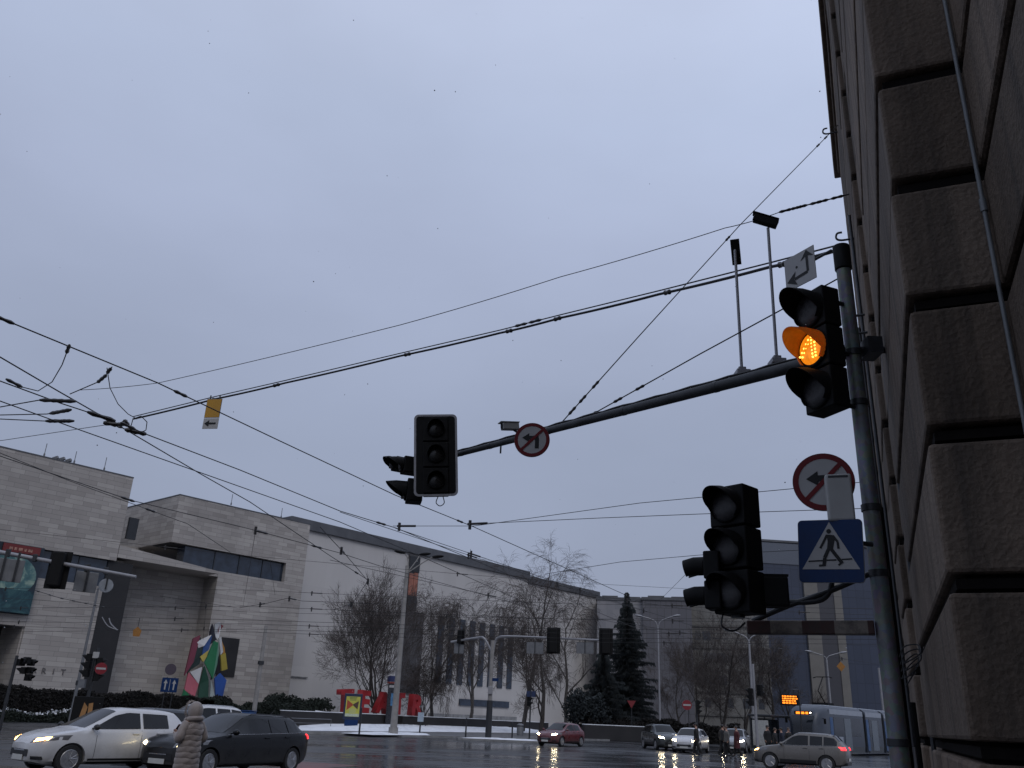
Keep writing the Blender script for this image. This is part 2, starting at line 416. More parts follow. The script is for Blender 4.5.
p2.build('second_pier', RUSTIC, stone, bevel=.025); j2.build('second_pier_joints', JOINT, stone)
co_ = MB()
co_.span((-5, -.64, 14.2), (19.4, -1.7, 14.8)); co_.span((3.9, -.36, 14.8), (19.7, -1.7, 15.0)); co_.span((3.7, -.27, 15.0), (20.2, -1.7, 15.45)); co_.span((3.9, -.42, 15.45), (19.2, -1.7, 17.5))
co_.build('cornice', RUSTIC, stone, bevel=.03)
dp = MB()
dp.tube([(4.14, -.715, 0), (4.14, -.715, 14.3)], .011, 12)
for z in (1.2, 2.78, 4.05, 6.1, 8.2): dp.tube([(4.14, -.715, z), (4.14, -.715, z + .07)], .017, 12)
dp.build('drainpipe', plain('grey_zinc_pipe', (.15, .16, .165), .55, .2, scale=5), stone, smooth=True)
for u, v, r in ((8.3, -.36, .02), (8.6, -.37, .014), (13.0, -.33, .025), (17.5, -.37, .035)):
    cb = MB(); cb.tube([(u, v, .2), (u, v, 5.2 if u < 12 else 9.5)], r, 8); cb.build('cable_conduit', DARKSTEEL, stone, smooth=True)
for u, z in ((13.5, 9.35), (11.5, 7.0), (11.2, 6.6), (17.0, 14.1)):
    hk = MB(); hk.tube(curve_pts([(u, -.42, z), (u, -.18, z), (u, -.10, z + .05), (u, -.12, z + .14), (u, -.2, z + .15)], 4), .018, 6); hk.build('wall_hook', DARKSTEEL, stone, smooth=True)
# pavement and kerb along the wall
pv = MB(); pv.span((-12, -1.7, .004), (18.4, .62, .12)); o = pv.build('pavement', PAVING); o.rotation_euler = (0, 0, heading(23)); tag(o, 'wet grey slab pavement along the stone wall', 'pavement', kind='structure')
pv = MB(); pv.span((-12, .62, .0), (18.5, .76, .125)); o = pv.build('kerb', KERB, bevel=.015); o.rotation_euler = (0, 0, heading(23)); tag(o, 'concrete kerb of the pavement along the stone wall', 'kerb', kind='structure')

# ------------------------------------------------------------------ signal pole with its mast arm
PB = foot(897, 7.0, .12); TOPZ = at(842, 246, 7.0).z
pole = thing('signal_pole', 'tall galvanised signal pole with long mast arm beside the stone wall', 'pole', PB)
def L(p): return V(p) - PB
pm = MB(); pm.tube([(0, 0, 0), (0, 0, 1.15)], .074, 24); pm.tube([(0, 0, 1.15), (0, 0, 1.2)], [.074, .067], 24)
pm.tube([(0, 0, 1.2), (0, 0, TOPZ - PB.z - .2)], [.067, .060], 24); pm.build('shaft', GALV, pole, smooth=True)
cp = MB(); cp.tube([(0, 0, TOPZ - PB.z - .24), (0, 0, TOPZ - PB.z)], .071, 24); cp.build('cap', BLACK, pole, smooth=True, bevel=.012)
for z in (1.45, 2.62, 3.12, 3.98, 4.42): cl = MB(); cl.tube([(0, 0, z), (0, 0, z + .05)], .074, 20); cl.build('clamp_band', DARKSTEEL, pole, smooth=True)
bx = MB(); bx.box((-.085, -.02, .62), (.02, .08, .35)); 
hatch = MB(); hatch.span((-.045, -.085, .75), (.045, -.065, 1.1)); hatch.build('hatch', GALV, pole, bevel=.008)
A0 = at(846, 353, 7.0); A1 = at(436, 460, 11.0)
am = MB(); pts = [L(A0.lerp(A1, t)) for t in (0, .12, .3, .5, .75, 1)]
am.tube(pts, [.054, .054, .05, .045, .038, .032], 14)
am.build('mast_arm', plain('shaded_arm_steel', (.055, .058, .062), .6, .4, var=.4, scale=6), pole, smooth=True)  # underside shade painted in: arm darker than the galvanised shaft
for t in (.05, .22, .42, .62, .8, .9):
    gl = MB(); q = L(A0.lerp(A1, t)); q2 = L(A0.lerp(A1, t + .008)); gl.tube([q, q2], .060 - .026 * t, 12); gl.build('arm_clamp', DARKSTEEL, pole, smooth=True)
cbl = MB()
pp = [L(A0.lerp(A1, t)) + V((0, 0, .062 - .028 * t + .014 * abs(sin(t * 40)))) for t in [i / 40 for i in range(41)]]
cbl.tube(pp, .012, 6); cbl.build('arm_cable', WIRE, pole, smooth=True)
# bracket to the wall
br = MB(); br.tube([L(at(850, 350, 7.0)), L(at(850, 350, 7.0)) + street(.1, -.33)], .03, 8); br.box(L(at(850, 350, 7)) + street(.02, -.16), (.12, .2, .14)); br.build('wall_bracket', DARKSTEEL, pole, smooth=True)
# lower striped boom that carries the lower heads
B0 = at(880, 628, 7.0); bd = -street(0, -1) ; bd = street(0, 1)
blen = .98
bm_ = MB(); bm_.span((0.07, -.05, -.05), (blen, .05, .05))
o = bm_.build('striped_boom', m_stripes(), pole, bevel=.008)
o.location = L(V((PB.x, PB.y, B0.z))); o.rotation_euler = (0, 0, atan2(bd.y, bd.x))
BE = V((PB.x, PB.y, B0.z)) + bd * blen
st1 = MB()
pz = lambda z: V((0, 0, z))
st1.tube(curve_pts([L(BE) - bd * .04 + pz(.05), L(BE) - bd * .30 + pz(.16), L(BE) - bd * .62 + pz(.27), L(BE) - bd * .93 + pz(.40)], 6), .022, 10)
st1.tube(curve_pts([L(BE) - bd * .22 + pz(.20), L(BE) - bd * .45 + pz(.19), L(BE) - bd * .58 + pz(.22), L(BE) - bd * .64 + pz(.32), L(BE) - bd * .645 + pz(.46)], 6), .022, 10)
st1.build('curved_bracket', DARKSTEEL, pole, smooth=True)
lo = MB()
for i in range(4):
    a = i * .9; lo.tube(curve_pts([(.09, -.03, 1.85 + .05*i), (.17 + .03 * sin(a), -.06 + .05 * cos(a), 1.95 + .04*i), (.22, .02 * sin(a * 2), 2.05 + .03*i), (.15, .05, 1.98 + .05 * i), (.09, .02, 1.9 + .05 * i)], 5), .005, 5)
lo.build('cable_loop', WIRE, pole, smooth=True)
# conduits behind the pole
cd = MB(); cd.tube([(.19, .12, 0), (.19, .12, 1.75)], .022, 8); cd.tube([(.15, .19, 0), (.15, .19, 3.2)], .03, 8); cd.build('cable_duct', BLACK, pole, smooth=True)
cd = MB(); cd.tube([(.115, .02, 0), (.115, .02, 1.45)], .010, 8); cd.build('earth_rod', LAMPGREY, pole, smooth=True)

# ------------------------------------------------------------------ traffic heads
def visor_mb(r, ln, wall=.006, span=270, cut=.42):
    mb = MB(); n = 26; rows_o, rows_i = [], []
    a0 = R(90 - span / 2)
    for i in range(n + 1):
        a = a0 + R(span) * i / n
        k = max(.06, (sin(a) + cut) / (1 + cut)) ** .62       # long at the top, cut away below
        x, z = cos(a), sin(a)
        rows_o.append([(x * r, 0, z * r), (x * r * .97, -ln * k * .5, z * r), (x * r * .93, -ln * k, z * r - .02 * k)])
        rows_i.append([(x * (r - wall), 0, z * (r - wall)), (x * (r * .97 - wall), -ln * k * .5, z * (r - wall)), (x * (r * .93 - wall), -ln * k, z * (r - wall) - .02 * k)])
    mb.grid_of(rows_o); mb.grid_of([q[::-1] for q in rows_i])
    mb.grid_of([[a[-1], b[-1]] for a, b in zip(rows_o, rows_i)])
    return mb
def arrow_dots(r):
    # arrow shape of small lamps pointing down-left, in the lens plane
    pts = []
    for i in range(7): pts.append((r * .50, r * (.60 - .21 * i)))
    for i in range(7): pts.append((r * .26, r * (.60 - .21 * i)))
    for i in range(5): pts.append((r * (.02 - .2 * i), r * (.50 - .2 * i)))
    for i in range(4): pts.append((r * (.02 - .2 * i), r * (.22 - .2 * i)))
    return [(x, z) for x, z in pts if x * x + z * z < (.86 * r) ** 2]
def traffic_light(label, loc, az, n=3, h=.34, wd=.34, dep=.22, r=.118, vl=.25, lit=None, board=False, group=None, name='traffic_light', cut=.42, lens=None):
    t = thing(name, label, 'traffic light', loc, facing(az), group)
    for i in range(n):
        z = (n - 1 - i) * h
        q = MB(); q.span((-wd/2, -dep * .35, z + .006), (wd/2, dep * .65, z + h - .006))
        q.tube([(0, -dep * .35, z + h/2), (0, -dep * .35 - .025, z + h/2)], [r * 1.16, r * 1.12], 24)
        hs = q.build('housing', BLACK, t, bevel=.022, seg=3)
        ln = MB(); ln.lathe([(r * 1.0, 0), (r * .9, .012), (r * .6, .026), (r * .3, .033), (1e-6, .036)], 28, 0, Matrix.Translation((0, -dep * .35 - .022, z + h/2)) @ Matrix.Rotation(R(90), 4, 'X'))
        lo_ = ln.build('lens', AMBERLENS if lit == i else (lens or LENS), t, smooth=True)
        if lit == i:
            dd = MB()
            for x, zz in arrow_dots(r): dd.ball((x, -dep * .35 - .050, z + h/2 + zz), .0088, 8, 5)
            dd.build('arrow_lamps', AMBER, lo_)
        vz = visor_mb(r * 1.13, vl, cut=cut, span=270 if cut < 1 else 300); vo = vz.build('visor', m_amber_visor if lit == i else VISOR, t, smooth=True, fix=False); vo.location = (0, -dep * .35 - .01, z + h/2)
    if board:
        bw, bh, rr = .54, 1.06, .06; zc = n * h / 2
        def rrect(w_, h_, r_):
            out = []
            for cx, cz, a0 in ((w_/2 - r_, h_/2 - r_, 0), (-w_/2 + r_, h_/2 - r_, 90), (-w_/2 + r_, -h_/2 + r_, 180), (w_/2 - r_, -h_/2 + r_, 270)):
                for j in range(6): a = R(a0 + 18 * j); out.append((cx + r_ * cos(a), zc + cz + r_ * sin(a)))
            return out
        q = MB(); q.prism(rrect(bw, bh, rr), -.055, -.045); q.build('backboard', BLACK, t)
        e = MB(); a, b = rrect(bw + .004, bh + .004, rr), rrect(bw - .05, bh - .05, rr - .02)
        rows = [[(p[0], -.060, p[1]) for p in a], [(p[0], -.060, p[1]) for p in b]]
        e.grid_of(rows, close=True); e.build('border', plain('board_border_grey', (.30, .30, .32), .5), t)
    return t
t_ = NT('amber_lit_visor'); t_.set(Base_Color=t_.ramp(t_.noise(t_.coords(), 22, 4), [(.3, (.09, .025, .004)), (.7, (.22, .065, .008))]), Roughness=.35, Transmission_Weight=0.0, Subsurface_Weight=.3, Emission_Color=(1, .22, .01), Emission_Strength=.09); m_amber_visor = t_.mat  # lens glow painted on the visor: orange base and faint emission

# head on the pole showing amber
hp = at(826, 412, 6.75); traffic_light('black traffic light showing a lit amber arrow, high on the galvanised pole', hp, -112, lit=1, h=.352, wd=.31, dep=.18, r=.138, vl=.25, cut=.28)
q0 = at(822, 409, 6.75)
for z in (.06, .52, .98):
    fx = MB(); fx.tube([V((0, 0, q0.z + z)) + V((q0.x, q0.y, 0)) + street(.0, -.05) , V((PB.x, PB.y, q0.z + z + .01))], .02, 8); o = fx.build('head_bracket', DARKSTEEL, pole, smooth=True); o.location = -PB
# lower head, three dark lenses
lp = at(738, 615, 6.5); traffic_light('unlit three-lens black traffic light at the end of the striped boom', lp, -132, h=.315, wd=.30, r=.115, vl=.20, cut=.2)
lp2 = at(713.5, 611, 6.5); traffic_light('small two-lens black signal with visors pointing left, mounted on the lower head', lp2, -62, n=2, h=.215, wd=.17, dep=.12, r=.062, vl=.16, cut=6)
sb = thing('pedestrian_signal', 'black square pedestrian signal box seen from behind, right of the lower head', 'traffic light', at(774, 607, 6.6), facing(8))
q = MB(); q.span((-.105, -.10, 0), (.105, .06, .215)); q.build('housing', BLACK, sb, bevel=.015); q = MB(); q.prism([(-.11, .215), (.11, .215), (.11, .23), (-.11, .23)], -.2, .05); q.build('visor', VISOR, sb)
fx = MB(); lb = at(738, 618, 6.55)
fx.tube([lb, lb + V((0, 0, .04))], .05, 10); fx.tube(curve_pts([lb + V((-.10, 0, .05)), lb + V((-.12, 0, -.06)), lb + V((-.03, 0, -.09)), lb + V((.05, 0, -.03))], 5), .007, 5)
o = fx.build('head_mount', DARKSTEEL, pole, smooth=True); o.location = -PB
# head at the arm end, with backboard, and two side heads behind it
ep = at(436, 495, 10.35); tip_head = traffic_light('black traffic light with grey-bordered backboard at the end of the mast arm', ep, 176, h=.335, wd=.32, r=.10, vl=.13, board=True, lens=LENSDARK)
tip_head.rotation_euler.y = R(-4.5)
lo = MB(); lo.tube(curve_pts([(-.03, -.02, -.05), (-.05, -.02, -.13), (.0, -.02, -.17), (.05, -.02, -.13), (.03, -.02, -.05)], 6), .006, 5)
o = lo.build('cable_drip_loop', WIRE, pole, smooth=True); o.location = L(at(441, 493, 10.45))
s1 = at(407, 474, 10.6); traffic_light('small two-lens black signal pointing left behind the backboard', s1, -112, n=1, h=.22, wd=.2, dep=.2, r=.085, vl=.20)
s2 = at(411, 503, 10.6); traffic_light('lowest black signal hood pointing left under the arm end', s2, -100, n=1, h=.30, wd=.24, dep=.2, r=.11, vl=.26)
s3 = at(398, 471, 10.75); traffic_light('leftmost small black signal behind the arm-end backboard', s3, -120, n=1, h=.18, wd=.18, dep=.2, r=.075, vl=.14)

# ------------------------------------------------------------------ signs
def disc(mb, r0, r1, y, z0=0, x0=0, n=40, m=0):
    a = [(x0 + r0 * cos(2*pi*i/n), y, z0 + r0 * sin(2*pi*i/n)) for i in range(n)]
    if r1 <= 0: mb.add(a, [tuple(range(n))], m); return
    b = [(x0 + r1 * cos(2*pi*i/n), y, z0 + r1 * sin(2*pi*i/n)) for i in range(n)]
    mb.grid_of([a, b], m, close=True)
def flat(mb, poly, y, m=0): mb.add([(p[0], y, p[1]) for p in poly], [tuple(range(len(poly)))], m)
def stroke(mb, pts, w_, y, m=0):
    for (x0, z0), (x1, z1) in zip(pts, pts[1:]):
        d = hypot(x1-x0, z1-z0); nx, nz = -(z1-z0)/d*w_/2, (x1-x0)/d*w_/2
        flat(mb, [(x0+nx, z0+nz), (x1+nx, z1+nz), (x1-nx, z1-nz), (x0-nx, z0-nz)], y, m)
def no_left_turn(label, loc, az, r):
    t = thing('road_sign', label, 'road sign', loc, facing(az))
    p = MB(); p.lathe([(r, -.006), (r, .006)], 48, 0, Matrix.Rotation(R(90), 4, 'X')); p.build('plate', SIGNBACK, t)
    p = MB(); disc(p, r * .88, 0, -.008); p.build('face', SIGNWHITE, t)
    p = MB(); disc(p, r * .99, r * .80, -.0105); p.build('red_ring', SIGNRED, t)
    p = MB(); s = r
    stroke(p, [(.28*s, -.5*s), (.28*s, .12*s)], .22*s, -.011); stroke(p, [(.365*s, .12*s), (-.2*s, .12*s)], .22*s, -.0114)
    flat(p, [(-.16*s, .38*s), (-.55*s, .12*s), (-.16*s, -.14*s)], -.0118); p.build('turn_arrow', SIGNBLACK, t)
    p = MB(); stroke(p, [(-.58*s, -.58*s), (.58*s, .58*s)], .15*s, -.014); p.build('red_bar', SIGNRED, t)
    return t
no_left_turn('round no left turn sign hanging on the middle of the mast arm', at(532, 440, 9.1), 186, .200)
no_left_turn('round no left turn sign on the pole, half hidden by a grey box', at(823.5, 482, 6.85), 204, .230)
# grey box in front of it
t = thing('control_box', 'light grey plastic box strapped to the pole in front of the round sign', 'box', at(842, 522, 6.72), facing(198))
q = MB(); q.span((-.095, -.05, 0), (.095, .07, .36)); q.build('casing', BOXGREY, t, bevel=.018, seg=3)
q = MB(); q.span((-.07, -.054, .33), (.07, -.052, .345)); q.tube([(.05, .02, 0), (.05, .02, -.09), (.09, .03, -.15), (.2, .06, -.16)], .018, 8); q.box((.03, .0, -.03), (.05, .05, .06)); q.build('cable_gland', DARKSTEEL, t, smooth=True)
# pedestrian crossing sign
t = thing('crossing_sign', 'square blue pedestrian crossing sign below the grey box on the pole', 'road sign', at(830.5, 551, 6.7), facing(214))
t.rotation_euler.y = R(3)
s = .232
def rsq(a, r_=.03):
    out = []
    for cx, cz, a0 in ((a - r_, a - r_, 0), (-a + r_, a - r_, 90), (-a + r_, -a + r_, 180), (a - r_, -a + r_, 270)):
        for j in range(5): q_ = R(a0 + 22.5 * j); out.append((cx + r_ * cos(q_), cz + r_ * sin(q_)))
    return out
p = MB(); p.prism(rsq(s), -.006, .006); p.build('plate', SIGNBACK, t)
p = MB(); flat(p, rsq(s - .003, .028), -.0085); p.build('blue_face', SIGNBLUE, t)
p = MB(); flat(p, [(-.88*s, -.58*s), (.88*s, -.58*s), (0, .92*s)], -.0105); p.build('white_triangle', SIGNWHITE, t)
p = MB(); y = -.0128
disc(p, .075*s, 0, y, .62*s, -.02*s, 20)
flat(p, [(-.10*s, .52*s), (.10*s, .50*s), (.16*s, .38*s), (.09*s, .02*s), (-.10*s, .02*s), (-.06*s, .30*s)], y)
stroke(p, [(-.08*s, .50*s), (-.20*s, .26*s), (-.30*s, .08*s)], .075*s, y - .0004); stroke(p, [(.10*s, .48*s), (.24*s, .28*s), (.26*s, .06*s)], .075*s, y - .0008)
stroke(p, [(-.04*s, .06*s), (-.17*s, -.22*s), (-.20*s, -.46*s)], .11*s, y - .0012); stroke(p, [(-.15*s, -.45*s), (-.36*s, -.47*s)], .06*s, y - .0016)
stroke(p, [(.03*s, .06*s), (.20*s, -.18*s), (.36*s, -.40*s)], .11*s, y - .002); stroke(p, [(.36*s, -.36*s), (.24*s, -.46*s)], .06*s, y - .0024)
stroke(p, [(-.68*s, -.33*s), (-.24*s, -.31*s)], .045*s, y); stroke(p, [(-.12*s, -.30*s), (.18*s, -.29*s)], .045*s, y); stroke(p, [(.34*s, -.28*s), (.66*s, -.26*s)], .045*s, y)
p.build('walking_figure', SIGNBLACK, t)
# white lane arrow plate above the amber head
t = thing('arrow_plate', 'white plate with an up arrow and a left arrow beside the pole top', 'road sign', at(800, 269, 6.75), facing(-118))
p = MB(); p.span((-.165, -.004, -.155), (.165, .004, .155)); p.build('plate', SIGNWHITE, t, bevel=.003)
p = MB(); y = -.0065
stroke(p, [(.085, -.06), (.085, .09)], .026, y); flat(p, [(.015, .062), (.085, .142), (.155, .062), (.085, .088)], y - .0004)
stroke(p, [(.085, -.062), (-.06, -.072)], .026, y - .0008); flat(p, [(-.045, -.005), (-.145, -.075), (-.035, -.135), (-.065, -.072)], y - .0012); disc(p, .012, 0, y, .03, -.03, 12)
p.build('arrows', SIGNBLACK, t)
fx = MB(); fx.tube([(.12, .01, .02), (.3, .05, .05)], .012, 6); fx.build('arm', DARKSTEEL, t, smooth=True)

# detectors on rods over the mast arm
def rod_detector(label, base, top, az, d_b, d_t, tilt):
    b = at(*base, d_b); tp = at(*top, d_b)
    t = thing('detector_rod', label, 'detector', b)
    h = tp.z - b.z
    q = MB(); q.tube([(0, 0, 0), (tp.x - b.x, tp.y - b.y, h)], .014, 10); q.build('rod', LAMPGREY, t, smooth=True)
    q = MB(); q.box((0, 0, .0), (.13, .15, .05)); q.box((0, 0, .04), (.07, .07, .05)); q.build('clamp', LAMPGREY, t, bevel=.006)
    q = MB(); M = Matrix.Translation((tp.x - b.x, tp.y - b.y, h + .03)) @ Matrix.Rotation(facing(az), 4, 'Z') @ Matrix.Rotation(R(tilt), 4, 'X')
    q.span((-.036, -.15, 0), (.036, .08, .075), 0, M); q.span((-.045, -.18, .078), (.045, .08, .086), 0, M); o = q.build('camera_body', BLACK, t, bevel=.008)
    q = MB(); q.lathe([(.03, 0), (.028, .006), (1e-6, .008)], 16, 0, M @ Matrix.Translation((0, -.151, .038)) @ Matrix.Rotation(R(90), 4, 'X')); q.build('camera_lens', LENS, o)
    return t
rod_detector('dark vehicle detector on a thin rod, left of the pair above the arm', (742, 374), (735, 250), 20, 7.7, 7.7, 58)
rod_detector('dark vehicle detector on a thin rod, right of the pair nearer the pole', (777, 363), (768, 228), -78, 7.45, 7.45, -24)
def on_arm(x, y):
    r = ray(x, y); a = atan2(r.x, r.y); return min((A0.lerp(A1, i / 400) for i in range(401)), key=lambda p: abs(atan2(p.x, p.y) - a))
t = thing('security_camera', 'small pale security camera on the mast arm left of the round sign', 'camera', on_arm(514, 441) + V((0, 0, .03)))
q = MB(); M = Matrix.Rotation(R(-158), 4, 'Z') @ Matrix.Rotation(R(8), 4, 'Y')
q.span((-.06, -.045, .09), (.15, .045, .17), 0, M); q.span((-.07, -.055, .172), (.18, .055, .185), 0, M); q.build('camera_body', BOXGREY, t, bevel=.01)
q = MB(); q.lathe([(.036, 0), (1e-6, .004)], 16, 0, M @ Matrix.Translation((.153, 0, .13)) @ Matrix.Rotation(R(90), 4, 'Y')); q.build('camera_lens', BLACK, t)
q = MB(); q.tube([(.02, 0, -.02), (.04, .01, .06), (-.03, .01, .11)], .016, 8); q.build('stand', DARKSTEEL, t, smooth=True)
ap = L(on_arm(501, 447)); q = MB(); q.tube([ap, ap - V((0, 0, .13))], .012, 6); q.build('arm_stub', DARKSTEEL, pole)
# orange hazard-like lane plate hung on the span wire
t = thing('hanging_sign', 'orange plate with a left arrow plate below, hung from the span wire', 'sign', at(215, 399, 15.5), facing(190))
p = MB(); p.span((-.145, -.005, -.36), (.145, .005, 0)); p.build('plate', SIGNBACK, t)
p = MB(); flat(p, [(-.14, -.355), (.14, -.355), (.14, -.008), (-.14, -.008)], -.008); p.build('orange_face', SIGNYELLOW, t)
p = MB(); p.span((-.145, -.005, -.57), (.145, .005, -.37)); p.build('lower_plate', SIGNWHITE, t)
p = MB(); stroke(p, [(.10, -.47), (-.06, -.47)], .035, -.008); flat(p, [(-.03, -.405), (-.12, -.47), (-.03, -.535)], -.0084); p.build('left_arrow', SIGNBLACK, t)
p = MB(); p.tube([(-.09, 0, 0), (-.09, 0, .07)], .012, 6); p.tube([(.09, 0, 0), (.09, 0, .07)], .012, 6); p.build('clip', DARKSTEEL, t)
# ------------------------------------------------------------------ the stone-clad theatre across the junction (local axes: along, away, up)
th = thing('theatre_building', 'large theatre clad in pale stone slabs with a long plain wall and dark coping', 'building', (0, 0, 0), heading(41.3))
def part(name, mat, boxes, parent=th, bevel=0):
    mb = MB()
    for a, b in boxes: mb.span(a, b)
    return mb.build(name, mat, parent, bevel=bevel)
part('left_block', SLAB, [((-14, 82, 14.0), (37.35, 104, 22.1))])
part('left_lower_wall', SLAB, [((30.75, 82.2, 7.3), (36.75, 92, 11.5)), ((30.75, 82.2, -1), (36.75, 92, 7.3)), ((-14, 82.2, 7.3), (30.72, 83.5, 8.22))])
part('entrance_recess', DARKSTONE_SHADE, [((-14, 87, -1), (30.7, 88, 7.3))])  # shade of the opening painted as a near-black back wall
part('recess_soffit', DARKSTONE_SHADE, [((-14, 83.5, 7.35), (30.7, 88, 7.6))])
part('recess_side', SLAB, [((30.62, 82.4, -1), (30.74, 88, 7.3))])
rb = part('ribbon_window', DARKGLASS, [((-14, 82.5, 11.5), (36.85, 83, 14.0)), ((-14, 82.5, 8.22), (30.7, 83, 11.5))])
for s in (20.3, 22.6, 24.9, 27.2, 29.5, 31.8, 34.1): part('mullion', DARKSTEEL, [((s, 82.42, 11.5), (s + .07, 82.49, 13.99))], rb)
part('dark_slot', DARKSTONE_SHADE, [((36.8, 82.35, -1), (39.25, 90, 13.98))])
part('left_return', SLAB, [((39.3, 86.6, -1), (49.5, 87.6, 14.4))])
cn = MB(); cn.prism([(37.4, 14.35), (48.2, 14.35), (48.2, 14.62), (37.4, 15.5)], 82.0, 83.99); cn.prism([(39.3, 14.36), (49.38, 14.36), (49.38, 14.55), (39.3, 15.35)], 84.0, 92); cn.build('canopy', SLAB, th)
# middle block with overhanging upper volume
part('middle_block', SLAB, [((43.5, 84, 17.1), (60.35, 104, 22.0)), ((57.75, 84, 14.95), (60.35, 104, 17.1)), ((49.4, 84, -1), (60.35, 104, 14.94))])
part('middle_soffit', DARKSTONE_SHADE, [((43.6, 84.4, 17.0), (57.7, 88, 17.08))])
part('upper_recess', SLAB, [((38.2, 91, 15.3), (45.4, 92, 17.1))])
part('strip_window', DARKGLASS, [((45.4, 84.5, 14.96), (57.74, 86, 17.0))])
for s in (48.9, 51.9, 54.9): part('strip_mullion', DARKSTEEL, [((s, 84.42, 14.96), (s + .08, 84.49, 17.0))])
part('roof_edge', COPING, [((-14, 81.97, 22.1), (37.38, 104, 22.22)), ((43.46, 83.97, 22.0), (60.38, 104, 22.12))])
part('dark_panel', DARKSTONE_SHADE, [((51.0, 83.9, 4.4), (53.15, 83.995, 8.3))], bevel=.02)
part('vent_slot', DARKSTEEL, [((38.25, 82.9, 16.4), (39.2, 83.2, 18.5))])
# long rendered wall with slate coping
part('long_wall', RENDERED, [((58, 90, -1), (108.45, 124, 22.7))])
part('long_coping', COPING, [((61.5, 89.6, 22.7), (108.6, 124, 24.0))], bevel=.06)
part('rear_wall', RENDERED, [((108.5, 90.4, -1), (129.0, 124, 22.2)), ((129.05, 90.6, -1), (150, 124, 21.2))])
part('rear_coping', COPING, [((108.7, 90.1, 22.25), (129.2, 124, 23.4))], bevel=.05)
tw = part('stair_panel', GREYPANEL, [((81.9, 89.7, 4.2), (85.6, 89.99, 14.8)), ((81.9, 89.75, 14.85), (83.9, 89.99, 22.5))])
part('orange_patch', plain('dull_orange_patch', (.30, .11, .07), .3, var=.5, scale=.8), [((82.1, 89.66, 16.9), (82.9, 89.74, 19.9)), ((83.0, 89.66, 16.9), (83.75, 89.74, 20.1))], tw)  # two flat dull orange patches on the stair panel
part('pane_frame', DARKSTEEL, [((81.92, 89.6, 20.2), (83.88, 89.74, 22.3))], tw); part('pane_frame', DARKSTEEL, [((81.92, 89.6, 14.9), (83.88, 89.74, 16.7))], tw)
for k in range(8):
    s = 88.7 + 2.2 * k
    part('slit_window', DARKGLASS, [((s, 89.85, 5.7), (s + 1.15, 89.98, 14.8))], bevel=.02)
for s in (): part('slit_window', DARKGLASS, [((s, 90.2, 5.7), (s + 1.15, 90.39, 14.8))])
part('low_window', DARKGLASS, [((93.9, 89.8, 2.95), (104.8, 89.98, 3.85))], bevel=.02)
part('wall_ledge', KERB, [((61.5, 89.8, 5.1), (67, 89.99, 5.2))])
part('plinth', KERB, [((88, 89.2, 0), (106, 89.99, 1.75))])
# the hanging poster
ps = part('poster_board', plain('poster_night_blue', (.012, .022, .035), .5, var=.6, scale=.25), [((24, 81.75, 8.25), (30.65, 81.95, 14.05))])
t = NT('poster_figure'); v = t.coords(); f = t.noise(v, .55, 5, .6, 1.0)
t.set(Base_Color=t.ramp(f, [(.3, (.02, .06, .075)), (.48, (.07, .16, .16)), (.58, (.24, .33, .27)), (.75, (.38, .46, .37))]), Roughness=.5)
mb = MB(); poly = []
for i in range(28):
    a = pi * 2 * i / 28; poly.append((27.4 + 3.1 * cos(a), 11.3 + 2.05 * sin(a)))
mb.prism(poly, 81.70, 81.745); mb.build('poster_art', t.mat, ps)
t = NT('poster_sea'); f = t.noise(t.coords(), .8, 6, .65, 1.2); t.set(Base_Color=t.ramp(f, [(.35, (.006, .018, .03)), (.52, (.014, .06, .075)), (.7, (.05, .13, .13))]), Roughness=.5)
mb = MB(); mb.span((24.02, 81.6, 8.3), (30.6, 81.69, 10.2)); mb.build('poster_waves', t.mat, ps)
bn = part('red_banner', plain('banner_red', (.15, .016, .015), .5), [((27.2, 81.60, 13.3), (30.3, 81.74, 13.98))], ps)
q = MB(); bx0 = 27.7
for w_ in (.28, .22, .34, .2, .36): q.span((bx0, 81.57, 13.48), (bx0 + w_, 81.595, 13.72)); bx0 += w_ + .13
q.build('banner_lettering', plain('banner_letter', (.30, .15, .11), .5, var=.7, scale=6), bn)
# faint metal letters low on the wall
for i, ch in enumerate('ARIT'):
    text_mesh(ch, .70, .06, 'wall_letter', plain('faint_letter', (.12, .11, .11), .5), th, Matrix.Translation((32.3 + .83 * i, 82.16, 3.75)))
# colourful faceted sculpture in front of the wall
sc_s = thing('faceted_sculpture', 'tall sculpture of folded colourful triangular facets in front of the stone wall', 'sculpture', grid(50.3, 82.2, 0), heading(41.3))
def fac(name, col, px, deps):
    mb = MB(); vs = []
    for (x, y), d in zip(px, deps):
        s_, z_ = on_plane(x, y, 82.2); vs.append((s_ - 50.3, -d, z_))
    c = sum((V(p) for p in vs), V()) / len(vs)
    back = [V(p) * .96 + c * .04 + V((0, .22, 0)) for p in vs]; n_ = len(vs)
    mb.add(vs + back, [tuple(range(n_)), tuple(range(n_, 2 * n_))[::-1]] + [(i, (i+1) % n_, (i+1) % n_ + n_, i + n_) for i in range(n_)])
    return mb.build(name, col, sc_s)
pc = lambda n_, c: plain('facet_' + n_, c, .45, var=.1, scale=1.5)
fac('white_facet', pc('white', (.55, .55, .55)), [(210, 624), (216, 622), (219, 627), (215, 641), (212, 636)], (.9, .8, .4, .6, .5))
fac('red_facet', pc('red', (.28, .02, .03)), [(216, 624), (222, 626), (218, 632), (215, 640)], (.7, .3, .2, .4))
fac('navy_facet', pc('navy', (.02, .02, .035)), [(209, 624), (212, 640), (207, 645), (208, 632)], (.7, .8, .5, .4))
fac('white_facet', pc('white', (.55, .55, .55)), [(195, 642), (208, 635), (201, 646), (197, 648)], (.2, .7, .6, .3))
